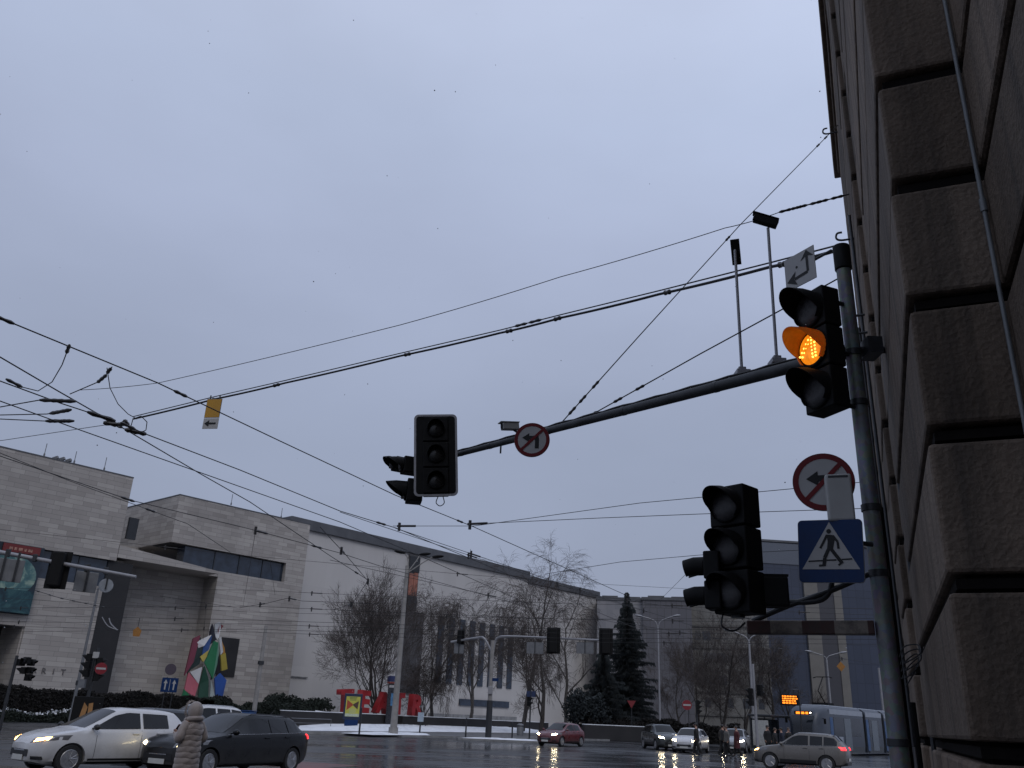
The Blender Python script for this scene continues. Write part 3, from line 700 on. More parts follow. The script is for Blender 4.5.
fac('maroon_facet', pc('maroon', (.16, .025, .05)), [(193, 638), (199, 635), (192, 662), (184, 676)], (.1, .3, .3, .1))
fac('dark_green_facet', pc('darkgreen', (.015, .03, .028)), [(199, 637), (201, 648), (198, 664), (190, 670), (187, 674)], (.3, .4, .3, .1, .1))
fac('blue_facet', pc('blue', (.03, .08, .24)), [(208, 636), (205, 650), (200, 655), (201, 646)], (.8, .7, .4, .5))
fac('yellow_facet', pc('yellow', (.42, .33, .06)), [(205, 650), (203, 657), (200, 662), (198, 657)], (.7, .7, .6, .4))
fac('green_facet', pc('green', (.02, .17, .07)), [(209, 641), (213, 643), (208, 679), (201, 663)], (1.0, 1.0, .9, .7))
fac('mint_facet', pc('mint', (.15, .33, .22)), [(213, 642), (215, 653), (214, 665), (208, 679)], (1.0, .7, .6, .9))
fac('orange_facet', pc('orange', (.42, .20, .04)), [(216, 637), (222, 648), (225, 668), (219, 652)], (.8, .5, .3, .6))
fac('white_facet', pc('white', (.55, .55, .55)), [(215, 638), (217, 637), (220, 652), (217, 655)], (.8, .8, .6, .7))
fac('yellow_facet', pc('yellow', (.42, .33, .06)), [(217, 655), (223, 653), (226, 669), (219, 671)], (.7, .5, .3, .5))
fac('black_facet', pc('black', (.012, .012, .014)), [(215, 650), (218, 668), (212, 676), (208, 680)], (.5, .4, .4, .6))
fac('white_facet', pc('white', (.55, .55, .55)), [(199, 667), (189, 672), (196, 684)], (.6, .2, .5))
fac('pink_facet', pc('pink', (.42, .10, .13)), [(188, 672), (196, 684), (192, 697), (183, 690)], (.1, .5, .5, .3))
fac('green_facet', pc('green', (.02, .17, .07)), [(183, 689), (190, 699), (180, 700)], (.3, .4, .2))
fac('dark_green_facet', pc('darkgreen2', (.012, .06, .035)), [(201, 666), (205, 680), (204, 700), (195, 700), (197, 684)], (.7, .7, .8, .6, .5))
fac('mint_facet', pc('grey', (.33, .37, .36)), [(207, 680), (211, 700), (205, 700)], (.8, .9, .9))
fac('blue_facet', pc('cobalt', (.03, .09, .33)), [(210, 678), (217, 673), (225, 680), (220, 699), (211, 699)], (.9, .6, .3, .4, .9))
t_ = sc_s
# ------------------------------------------------------------------ buildings beyond the trees on the right, haze painted in as paler tones
def block(name, label, mat, az0, az1, d, el, depth=25, extras=None, d1=None):
    a, b = V((sin(R(az0)) * d, cos(R(az0)) * d, 0)), V((sin(R(az1)) * (d1 or d), cos(R(az1)) * (d1 or d), 0))
    w_ = (b - a).length; h = CAMZ + d * tan(R(el))
    t = thing(name, label, 'building', a, atan2((b - a).y, (b - a).x))
    mb = MB(); mb.span((0, 0, -1), (w_, depth, h)); mb.build('walls', mat, t)
    if extras: extras(t, w_, h)
    return t
GREYBLOCK = m_slabs('grey_brown_cladding', (.10, .099, .112), (.112, .11, .124), (.125, .122, .134), 1.2, 3.3, .06, .2, (.085, .083, .09))
PALE = m_slabs('pale_cladding', (.20, .20, .215), (.225, .222, .235), (.25, .245, .255), 1.5, 1.5, .03, .3, (.22, .22, .23))
BEIGE = m_slabs('beige_render', (.15, .148, .14), (.17, .166, .156), (.19, .184, .172), 2.6, 3.0, .03, .5, (.19, .185, .175))
CURT = m_curtain('blue_grey_curtain_wall', (.036, .046, .074), (.044, .055, .088), 1.6, 3.4, .06)
def flat_roof(t, w_, h):
    q = MB(); q.span((-.2, -.2, h + .002), (w_ + .2, 24.8, h + .5)); q.build('parapet', COPING, t)
    q = MB(); q.span((w_ * .1, 4, h + .5), (w_ * .45, 9, h + 1.3)); q.span((w_ * .6, 4, h + .5), (w_ * .95, 9, h + 1.2)); q.build('roof_plant', COPING, t)
def windows(n_w, n_f, wd, hg, gap_f, z0, inset=.02, x0=.06, mat=None):
    def fn(t, w_, h):
        flat_roof(t, w_, h)
        for f_ in range(n_f):
            for i in range(n_w):
                x = w_ * (x0 + (1 - 2 * x0) * i / max(1, n_w - 1)) - wd / 2
                q = MB(); q.span((x, -inset, z0 + gap_f * f_), (x + wd, -.001, z0 + gap_f * f_ + hg)); q.build('window', mat or DARKGLASS, t)
    return fn
def ledges(t, w_, h):
    flat_roof(t, w_, h)
    rnd = random.Random(8)
    for f_ in range(5):
        q = MB(); q.span((-.1, -.25, 3.2 + 3.5 * f_), (w_ + .1, -.002, 3.5 + 3.5 * f_)); q.build('floor_band', plain('beige_band', (.12, .118, .112), .7), t)
    for f_ in range(4):
        for i in range(9):
            if rnd.random() < .35: continue
            q = MB(); x = .6 + i * (w_ - 2.2) / 8.5; q.span((x, -.04, 4.5 + 3.5 * f_), (x + rnd.choice((.9, 1.3)), -.002, 6.0 + 3.5 * f_)); q.build('window', plain('dull_pane_%d' % rnd.randrange(3), rnd.choice(((.06, .065, .075), (.09, .09, .092), (.045, .05, .06))), .3), t)  # low-contrast panes, haze painted into their colour
block('office_block', 'pale office block behind the tall spruce', PALE, 6.2, 9.2, 150, 7.36, extras=flat_roof)
block('office_block', 'grey brown blank-walled block between the pale and the beige buildings', GREYBLOCK, 9.15, 12.25, 149, 7.42, extras=flat_roof)
block('apartment_block', 'beige block with window rows behind the bare street trees', BEIGE, 12.2, 16.9, 152, 7.5, extras=ledges)
def tower(t, w_, h):
    for x0, x1 in ((.275, .36), (.46, .51)):
        q = MB(); q.span((w_ * x0, -.5, -1), (w_ * x1, -.002, h + .3)); q.build('beige_strip', plain('strip_beige', (.16, .152, .14), .7, var=.12, scale=.6), t)
    q = MB(); q.span((w_ * .36, -.35, -1), (w_ * .46, -.003, h - .1)); q.build('dark_strip', plain('strip_dark', (.05, .05, .06), .5), t)
    q = MB(); q.span((-.1, -.2, h - 4.2), (w_ * .274, -.004, h - .2)); q.build('top_band', plain('band_grey', (.10, .115, .145), .5), t)
    q = MB(); q.span((-.2, -.3, h + .002), (w_ + .2, 20, h + .4)); q.build('parapet', COPING, t)
block('tower_block', 'tall blue grey tower with two beige vertical strips behind the right signal', CURT, 16.55, 25.6, 172, 11.17, depth=24, extras=tower, d1=186)
block('office_block', 'dark low block seen between the tower and the stone wall', CURT, 24.0, 30, 200, 8.0, extras=flat_roof)
# ------------------------------------------------------------------ cars: one lofted shell with wheel arches, glass set on it, wheels, lamps
def lerp_tab(tab, x):
    if x <= tab[0][0]: return tab[0][1]
    for (a, p), (b, q) in zip(tab, tab[1:]):
        if x <= b:
            t = (x - a) / (b - a); t = t * t * (3 - 2 * t) if False else t
            return p + (q - p) * t
    return tab[-1][1]
def car(name, label, paint, loc, az, Ln=4.05, W=1.74, H=1.48, kind='hatch', lamp=None, tail=None, group=None, plate=True, trim=None):
    root = thing(name, label, 'car', loc, heading(az), group)
    h = Ln / 2; rr = .315 if H < 1.53 else .335
    fx, rx = h - .80, -h + (.66 if kind == 'hatch' else .80)       # axles
    cowl, roof_f, roof_r, tailg = h - 1.05, h - 1.85, -h + .62, -h + .10
    if kind == 'estate': cowl, roof_f, roof_r, tailg = h - 1.30, h - 2.15, -h + .70, -h + .14
    if kind == 'suv': cowl, roof_f, roof_r, tailg = h - 1.12, h - 1.80, -h + .55, -h + .10
    zb, hood0, hood1, beltf, beltr = .20, .56 * H * .92, .66 * H, .645 * H, .685 * H
    if kind == 'suv': zb = .25
    Z_belt = [(-h, .60 * H), (-h + .06, .66 * H), (-h + .3, beltr), (0, beltf + .02), (cowl, beltf), (h - .45, .575 * H), (h - .12, .50 * H), (h, .42 * H)]
    Z_top = [(-h, .61 * H), (-h + .06, .675 * H), (tailg, .70 * H), (roof_r - .10, .955 * H), (roof_r + .25, .982 * H), (-.15, H), (roof_f - .22, .99 * H), (roof_f, .955 * H), (cowl, hood1), (h - .6, .62 * H), (h - .28, .565 * H), (h - .10, .505 * H), (h, .43 * H)]
    Z_bot = [(-h, .38), (-h + .25, zb), (h - .3, zb), (h, .27)]
    Wd = [(-h, .74), (-h + .05, .86), (-h + .25, .955), (-h + .8, 1.0), (h - .9, 1.0), (h - .45, .955), (h - .18, .84), (h - .06, .66), (h, .54)]
    Wt = [(-h, .66), (-h + .1, .70), (roof_r, .655), (0, .70), (roof_f, .67), (cowl, .80), (h - .5, .80), (h - .18, .66), (h, .42)]
    w2 = W / 2
    def sec(x):
        w_ = w2 * lerp_tab(Wd, x); wt = w2 * lerp_tab(Wt, x); b = lerp_tab(Z_bot, x); be = lerp_tab(Z_belt, x); to = max(lerp_tab(Z_top, x), be + .012); wt = min(wt, w_ - .07)
        e = min(.075, (to - be) * .35)
        return [(0, b), (w_ * .86, b), (w_ - .025, b + .07), (w_ - .005, b + .30 * (be - b)), (w_, b + .55 * (be - b)), (w_ - .018, be - .10 * (be - b)), (w_ - .055, be), (wt + .012, to - e), (wt - .045, to - e * .35), (wt * .72, to - .003), (wt * .36, to + .012), (0, to + .016)]
    xs = [-h, -h + .03, -h + .07, -h + .12, -h + .2, -h + .3, -h + .42, -h + .55, -h + .7, -h + .9]
    x = -h + 1.1
    while x < h - .95: xs.append(x); x += .16
    xs += [h - .9, h - .75, h - .6, h - .5, h - .4, h - .3, h - .22, h - .15, h - .1, h - .05, h - .02, h]
    rows = []
    for x in xs:
        s_ = sec(x); rows.append([(x, -y, z) for y, z in s_] + [(x, y, z) for y, z in s_[::-1]][1:-1])
    mb = MB(); mb.grid_of(rows, close=True); k = len(rows[0])
    mb.f.append(list(range(k))); mb.m.append(0); mb.f.append(list(range((len(rows)-1)*k, len(rows)*k))[::-1]); mb.m.append(0)
    body = mb.build('body', paint, root, smooth=True, sharp=38)
    # wheel arches cut out of the shell
    ct = MB()
    for ax in (fx, rx):
        for sd in (-1, 1):
            ct.lathe([(rr + .045, -.14), (rr + .045, .3)], 28, 0, Matrix.Translation((ax, sd * (w2 - .08), rr)) @ Matrix.Rotation(R(-90 * sd), 4, 'X'))
    cutter = ct.build('arch_cutter', BLACKTRIM)
    md = body.modifiers.new('arches', 'BOOLEAN'); md.object = cutter; md.operation = 'DIFFERENCE'; md.solver = 'EXACT'
    cutter.parent = root
    bpy.context.view_layer.update(); dg = bpy.context.evaluated_depsgraph_get()
    me = bpy.data.meshes.new_from_object(body.evaluated_get(dg)); me.name = 'body'
    body.modifiers.clear(); body.data = me; bpy.data.objects.remove(cutter)
    for p in me.polygons: p.use_smooth = True
    me.set_sharp_from_angle(angle=R(38))
    me.materials.clear(); me.materials.append(paint)
    def side(x, z):
        s_ = sec(x); (y0, z0), (y1, z1) = s_[6], s_[7]
        t_ = (z - z0) / max(z1 - z0, 1e-3); return y0 + (y1 - y0) * t_
    def flank(x, z):
        s_ = sec(x)
        for (y0, z0), (y1, z1) in zip(s_[1:7], s_[2:8]):
            if z <= z1: return y0 + (y1 - y0) * (z - z0) / max(z1 - z0, 1e-3)
        return s_[6][0]
    # side glass between the pillars
    b_pil = (roof_f + roof_r) / 2 + .12
    spans = [(b_pil + .04, cowl - .14), (roof_r + (.38 if kind != 'hatch' else .16), b_pil - .04)]
    if kind != 'hatch': spans.append((roof_r - .22, roof_r + .32))
    for a, b in spans:
        for sd in (-1, 1):
            gl = MB(); rws = []
            for i in range(15):
                x = a + (b - a) * i / 14; s_ = sec(x); lo_, hi = s_[6][1] + .025, s_[7][1] - .028
                if hi - lo_ < .02: hi = lo_ + .004
                rws.append([(x, sd * (side(x, lo_ + (hi - lo_) * j / 4) + .013), lo_ + (hi - lo_) * j / 4) for j in range(5)])
            gl.grid_of(rws); gl.build('side_window', CARGLASS, root, smooth=True)
    def screen(nm, xa, xb, wk, dx):
        gl = MB(); rws = []
        for i in range(9):
            x = xa + (xb - xa) * i / 8; s_ = sec(x); wt = s_[8][0]; rw = []
            for j in range(13):
                y = wt * wk * (j / 6 - 1); pts = s_[8:][::-1]; z = s_[8][1]
                for (ya, za), (yb, zb_) in zip(pts, pts[1:]):
                    if abs(y) <= yb + 1e-6: z = za + (zb_ - za) * (abs(y) - ya) / (yb - ya); break
                rw.append((x + dx, y, z + .008))
            rws.append(rw)
        gl.grid_of(rws); return gl.build(nm, CARGLASS, root, smooth=True)
    screen('windscreen', roof_f - .02, cowl - .06, .99, .006); screen('rear_window', roof_r - .02, tailg + .16, .95, -.006)
    # lower dark cladding, bumper mouths
    for sd in (-1, 1):
        q = MB(); rws = []
        for i in range(13):
            x = rx + .42 + (fx - rx - .84) * i / 12; z0, z1 = lerp_tab(Z_bot, x) + .0, lerp_tab(Z_bot, x) + (.13 if kind != 'suv' else .2)
            rws.append([(x, sd * (flank(x, z0 + (z1 - z0) * j / 3) + .006), z0 + (z1 - z0) * j / 3) for j in range(4)])
        q.grid_of(rws); q.build('sill', BLACKTRIM, root, smooth=True)
    def nose_patch(nm, mat, y0, y1, z0, z1, out=.012, rear=False, par=root, ny=10, nz=4, zshift=0, smooth=True):
        # patch wrapped on the front or rear end between lateral and height limits
        q = MB(); rws = []
        for j in range(nz + 1):
            rw = []
            for i in range(ny + 1):
                y = y0 + (y1 - y0) * i / ny; z = z0 + (z1 - z0) * j / nz + zshift * (i / ny)
                # march inwards until the section is as wide and as high as this point
                x = h if not rear else -h; st = -.01 if not rear else .01
                for _ in range(90):
                    s_ = sec(x); top_z = s_[7][1] if abs(y) < s_[7][0] else s_[6][1]
                    if z < s_[6][1] + .004: ok_ = abs(y) <= flank(x, max(z, s_[1][1] + .001))
                    else: ok_ = abs(y) <= max(s_[8][0], s_[7][0]) and z <= s_[9][1]
                    if ok_: break
                    x += st
                rw.append((x + (out if not rear else -out), y * (1 + out * .6), z))
            rws.append(rw)
        q.grid_of(rws); return q.build(nm, mat, par, smooth=smooth)
    zl = .52 * H * .92
    lm = lamp or HEAD_GLASS
    for sd in (-1, 1):
        hl = nose_patch('headlight', HEAD_GLASS, sd * .46 * w2, sd * .965 * w2, zl - .055, zl + .05, .014, zshift=.085)
        if lamp: nose_patch('bulb', lamp, sd * .56 * w2, sd * .86 * w2, zl - .03, zl + .045, .020, par=hl, ny=5, nz=2, zshift=.05)
        nose_patch('fog_light', BLACKTRIM, sd * .60 * w2, sd * .84 * w2, .30, .37, .014)
        zt = .64 * H
        nose_patch('tail_light', tail or plain('tail_light_dark', (.10, .008, .01), .2), sd * .60 * w2, sd * .905 * w2, zt - .08, zt + .05, .014, rear=True)
    gr_ = nose_patch('grille', BLACKTRIM, -.50 * w2, .50 * w2, .36, .36 + .15 * H / 1.48, .012)
    nose_patch('grille_bar', CHROME, -.30 * w2, .30 * w2, .475, .50, .018, par=gr_, nz=1)
    nose_patch('rear_bumper', BLACKTRIM, -.8 * w2, .8 * w2, .30, .42, .012, rear=True)
    if plate:
        for rear in (False, True):
            z = .30 if not rear else .50; pl_ = MB(); sx = (h + .03) if not rear else -(h + .03)
            pl_.box((sx, 0, z + .03), (.012, .52, .115)); pl_.build('number_plate', PLATE, root, bevel=.004)
    for sd in (-1, 1):
        q = MB(); xm = cowl - .22; zm = lerp_tab(Z_belt, xm) + .07; q.ball((xm, sd * (w2 + .06), zm), (.075, .10, .07), 14, 8)
        q.box((xm + .02, sd * (w2 - .03), zm - .03), (.05, .12, .03)); q.build('mirror', trim or paint, root, smooth=True)
        for x in (b_pil + .16, roof_r + .42):
            zz = lerp_tab(Z_belt, x) - .09; q = MB(); q.box((x, sd * (flank(x, zz) + .014), zz), (.19, .024, .03)); q.build('door_handle', paint, root, bevel=.008)
        for x in (cowl - .30, b_pil, roof_r + .30):
            q = MB(); rws = [[(x - .005, sd * (flank(x, z) + .003), z), (x + .005, sd * (flank(x, z) + .003), z)] for z in [.30 + (lerp_tab(Z_belt, x) - .32) * j / 6 for j in range(7)]]
            q.grid_of(rws); q.build('door_seam', BLACKTRIM, root)
    for ax in (fx, rx):
        for sd in (-1, 1):
            wq = MB(); M = Matrix.Translation((ax, sd * (w2 - .115), rr)) @ Matrix.Rotation(R(-90 * sd), 4, 'X')
            wq.lathe([(rr * .66, -.09), (rr * .93, -.10), (rr, -.07), (rr, .07), (rr * .95, .098), (rr * .70, .095), (rr * .66, .07)], 32, 0, M)
            ty = wq.build('wheel', RUBBER, root, smooth=True)
            wq = MB(); wq.lathe([(rr * .685, .088), (rr * .64, .097), (rr * .60, .085), (rr * .59, .04)], 28, 0, M); wq.lathe([(rr * .2, .075), (rr * .1, .09), (1e-6, .092)], 16, 0, M)
            for i in range(10):
                a = 2 * pi * i / 10 + (.10 if i % 2 else -.10); c_, s2_ = cos(a), sin(a)
                wq.tube([M @ V((rr * .12 * c_, rr * .12 * s2_, .07)), M @ V((rr * .63 * c_, rr * .63 * s2_, .075))], [rr * .085, rr * .06], 5)
            wq.build('rim', ALLOY, ty, smooth=True)
            dk = MB(); dk.lathe([(rr * .64, .03), (1e-6, .03)], 20, 0, M); dk.build('brake_disc', BLACKTRIM, ty)
    for ax in (fx, rx): lin = MB(); lin.box((ax, 0, rr + .05), (rr * 1.7, W - .50, rr * 1.4)); lin.build('arch_liner', BLACKTRIM, root)
    if kind != 'hatch':
        for sd in (-1, 1):
            q = MB(); pts = []
            for i in range(9):
                x = roof_r + .05 + (roof_f - roof_r - .15) * i / 8; s_ = sec(x); pts.append((x, sd * (s_[8][0] - .02), s_[8][1] + (.035 if 0 < i < 8 else .0)))
            q.tube(pts, .014, 6); q.build('roof_rail', BLACKTRIM if kind == 'estate' else CHROME, root, smooth=True)
            q = MB(); pts = []
            for i in range(17):
                x = roof_r - .2 + (cowl - .1 - roof_r + .2) * i / 16; s_ = sec(x); pts.append((x, sd * (side(x, s_[6][1] + .012) + .008), s_[6][1] + .012))
            q.tube(pts, .010, 5); q.build('belt_trim', CHROME, root, smooth=True)
    q = MB(); q.tube([(roof_r + .2, 0, .985 * H), (roof_r + .02, 0, .985 * H + .16)], [.008, .003], 5); q.build('aerial', BLACKTRIM, root)
    return root
P_WHITE = m_paint('car_white', (.56, .56, .57)); P_BLACK = m_paint('car_black', (.003, .0032, .0045), rough=.3, coat=.12, spec=.22); P_RED = m_paint('car_dark_red', (.10, .008, .012))
P_SILVER = m_paint('car_silver', (.30, .31, .33), metal=.3); P_TAUPE = m_paint('car_taupe', (.125, .115, .105), metal=.1, coat=.25); P_DARK = m_paint('car_dark_green', (.022, .028, .028)); P_BLUE = m_paint('car_dark_blue', (.02, .027, .038), coat=.2)
AAZ = 41.3 + 180
wc = foot(113, 25.4)
w_car = car('hatchback_car', 'white hatchback with lit warm headlights at the lower left corner', P_WHITE, wc, AAZ - 2, 4.02, 1.74, 1.47, 'hatch', HEAD_WARM, trim=BLACKTRIM)
# thin wet snow on its bonnet edge and wipers
car('estate_car', 'black estate car with chrome window trim behind the person in the beige coat', P_BLACK, foot(235, 25.6), AAZ - 15, 4.75, 1.82, 1.45, 'estate', HEAD_SOFT, TAIL_ON)
car('saloon_car', 'dark blue grey car mostly hidden behind the white hatchback', P_BLUE, foot(147, 31.5), AAZ, 4.4, 1.78, 1.46, 'hatch')
car('small_suv', 'white car with dark windows between the beige coat and the hedge', P_WHITE, foot(197, 37.5), AAZ, 4.1, 1.75, 1.62, 'suv')
car('hatchback_car', 'dark red hatchback with lit headlights in front of the bare birches', P_RED, foot(561, 62), AAZ - 6, 3.95, 1.74, 1.46, 'hatch', HEAD_WHITE)
car('small_suv', 'dark car with bright headlights, leftmost of the queue waiting at the far crossing', P_DARK, foot(661, 65), 172, 4.4, 1.84, 1.62, 'suv', HEAD_WHITE)
car('hatchback_car', 'white hatchback with lit headlights in the queue at the far crossing', P_WHITE, foot(690, 61.5), AAZ - 18, 4.3, 1.8, 1.48, 'hatch', HEAD_WHITE)
car('small_suv', 'silver car half hidden behind the group of people crossing', P_SILVER, foot(735, 67.5), AAZ - 20, 4.3, 1.8, 1.55, 'suv', HEAD_WHITE)
car('small_suv', 'taupe compact SUV with red tail light crossing in front of the tram', P_TAUPE, foot(799.5, 43.0), -60, 3.98, 1.74, 1.54, 'suv', HEAD_WARM, TAIL_ON)
for i, (x, d, p, lb) in enumerate(((40, 97, P_SILVER, 'silver parked car far left behind the hedge'), (760, 88, P_DARK, 'dark parked car behind the tram stop shelter'), (648, 92, P_SILVER, 'silver parked car below the spruce in the distance'), (620, 95, P_WHITE, 'white parked car left of the street lamp in the distance'))[1:]):
    car('parked_car', lb, p, foot(x, d), AAZ - 10, 4.2, 1.76, 1.48, 'hatch')

# ------------------------------------------------------------------ tram
def tram():
    fr = foot(806, 70); az = 41.3
    t = thing('tram', 'white and blue articulated tram at the stop with raised pantograph and orange display', 'tram', fr, heading(az + 180))
    W_, H_ = 2.45, 3.35
    TW = m_paint('tram_white', (.30, .33, .38), rough=.35, coat=.2); TB = m_paint('tram_blue', (.015, .07, .19), rough=.4, coat=.2); TD = plain('tram_dark_glass', (.012, .015, .02), .1)
    TG = plain('tram_silver_panel', (.055, .065, .085), .4, .1)
    # local +X is the front (towards the camera), the body runs to -X
    def ring(x, w_, z0, z1, r_=.28):
        return [(x, -w_ + .06, z0), (x, -w_, z0 + .5), (x, -w_, z1 - r_ * 1.6), (x, -w_ + r_ * .35, z1 - r_ * .5), (x, -w_ + r_, z1), (x, w_ - r_, z1), (x, w_ - r_ * .35, z1 - r_ * .5), (x, w_, z1 - r_ * 1.6), (x, w_, z0 + .5), (x, w_ - .06, z0)]
    w2 = W_ / 2
    cab = MB(); rows = [ring(.55, w2 * .60, .30, H_ * .60, .2), ring(.45, w2 * .74, .26, H_ * .72, .22), ring(.18, w2 * .88, .22, H_ * .88), ring(-.25, w2 * .96, .2, H_ * .96), ring(-.9, w2, .2, H_), ring(-1.5, w2, .2, H_)]
    cab.grid_of(rows, close=True); cab.f.append(list(range(10))); cab.m.append(0); cab.build('cab', TG, t, smooth=True, sharp=50)
    ws = MB(); q = []
    for k, (x, z, w_) in enumerate(((.58, 1.15, .56), (.59, 1.95, .57), (.50, 2.38, .66), (.33, 2.66, .70))): q.append([(x + .045, y * w2 * w_, z) for y in (-1, -.5, 0, .5, 1)])
    ws.grid_of(q); ws.build('windscreen', TD, t, smooth=True)
    dp_ = MB(); dp_.box((.27, 0, 2.82), (.06, 1.35, .26)); d_ = dp_.build('display_box', BLACK, t)
    q = MB(); q.box((.308, .28, 2.82), (.012, .20, .15)); q.build('route_number', ORANGE_LED, d_)
    q = MB(); q.box((.306, -.22, 2.82), (.012, .62, .15)); q.build('display_row', ORANGE_LED, d_)
    for y in (-.55, .55):
        q = MB(); q.ball((.50, y, .72), (.06, .13, .09), 12, 8); q.build('headlight', HEAD_GLASS, t, smooth=True)
    q = MB(); q.ball((.34, .56, 2.84), (.05, .05, .05)); q.build('marker_light', glow('tram_marker', (1, .95, .9), 8), t)
    xs = [-1.5, -8.3, -8.9, -12.6, -13.2, -20.5, -21.1, -28]
    for i in range(0, len(xs), 2):
        a, b = xs[i], xs[i + 1]
        m = MB(); m.grid_of([ring(a, w2, .2, H_), ring(b, w2, .2, H_)], close=True); m.f += [list(range(10)), list(range(10, 20))[::-1]]; m.m += [0, 0]
        bd_ = m.build('car_body', TG, t, smooth=True, sharp=50)
        m = MB(); m.span((a - .05, -w2 + .34, H_ - .02), (b + .05, w2 - .34, H_ + .10)); m.build('roof_skirt', TW, bd_, bevel=.06)
        for sd in (-1, 1):
            m = MB(); m.span((a - .02, sd * (w2 + .012), H_ - .52), (b + .02, sd * (w2 - .02), H_ - .16)); m.build('cant_rail', TW, bd_)
            m = MB(); x0 = a - .7
            m.span((x0, sd * (w2 + .014), 1.35), (b + .7, sd * (w2 - .02), 2.65)); m.build('window_band', TD, bd_)
            m = MB(); m.span((a - .02, sd * (w2 + .016), .32), (a - .55, sd * (w2 - .02), 2.62)); m.build('blue_stripe', TB, bd_)
            m = MB(); xm = (a + b) / 2; m.span((xm - .65, sd * (w2 + .03), .35), (xm + .65, sd * (w2 - .02), 2.6)); m.build('door', plain('tram_door', (.10, .12, .14), .2), bd_)
            m = MB(); m.span((a - .3, sd * (w2 + .011), .2), (b + .3, sd * (w2 - .02), .62)); m.build('skirt', plain('tram_skirt', (.05, .055, .06), .5), bd_)
            if b - a < -5:
                m = MB(); m.span((a - 1.2, sd * (w2 + .02), .7), (a - 2.3, sd * (w2 - .02), 1.3)); m.build('white_panel', TW, bd_)
        if i + 2 < len(xs):
            m = MB(); m.grid_of([ring(b + .0, w2 - .1, .35, H_ - .1), ring(xs[i + 2], w2 - .1, .35, H_ - .1)], close=True); m.build('bellows', BLACK, t)
    pg = MB(); bx_ = -3.6; pg.span((bx_ - .6, -.6, H_ + .1), (bx_ + .6, .6, H_ + .3)); pg.tube([(bx_ - .4, 0, H_ + .3), (bx_ + .75, 0, H_ + 1.15), (bx_ - .35, 0, H_ + 2.15)], .045, 6)
    pg.tube([(bx_ - .35, -.75, H_ + 2.12), (bx_ - .35, -.5, H_ + 2.2), (bx_ - .35, .5, H_ + 2.2), (bx_ - .35, .75, H_ + 2.12)], .035, 6); pg.build('pantograph', BLACK, t)
    for sd in (-1, 1):
        q = MB(); q.tube([(-.35, sd * w2 * .95, 2.5), (.0, sd * (w2 + .2), 2.45)], .025, 6); q.box((.0, sd * (w2 + .22), 2.3), (.06, .16, .36)); q.build('mirror', BLACK, t)
tram()
# ------------------------------------------------------------------ people: one skinned body each, clothes and hair as its parts
SKIN = plain('skin_tone', (.38, .22, .16), .5, var=.08)
def skin_body(name, joints, bones, radii, mat, parent, sub=2):
    me = bpy.data.meshes.new(name); me.from_pydata([tuple(p) for p in joints], bones, []); me.update()
    o = bpy.data.objects.new(name, me); C.objects.link(o)
    md = o.modifiers.new('skin', 'SKIN'); md.use_smooth_shade = True
    if not me.skin_vertices: me.attributes
    for i, r in enumerate(radii): me.skin_vertices[0].data[i].radius = (r, r) if not isinstance(r, tuple) else r
    me.skin_vertices[0].data[0].use_root = True
    sb = o.modifiers.new('sub', 'SUBSURF'); sb.levels = sub; sb.render_levels = sub
    bpy.context.view_layer.update(); dg = bpy.context.evaluated_depsgraph_get()
    m2 = bpy.data.meshes.new_from_object(o.evaluated_get(dg)); m2.name = name; m2.materials.clear(); m2.materials.append(mat)
    for p in m2.polygons: p.use_smooth = True
    bpy.data.objects.remove(o)
    o = bpy.data.objects.new(name, m2); C.objects.link(o); o.parent = parent; return o
def cloth(rows, name, mat, parent, n=20):
    # rows of (cx, cy, z, rx, ry)
    mb = MB(); rr = [[(cx + rx * cos(2*pi*j/n), cy + ry * sin(2*pi*j/n), z) for j in range(n)] for cx, cy, z, rx, ry in rows]
    mb.grid_of(rr, close=True); return mb.build(name, mat, parent, smooth=True, sharp=80)
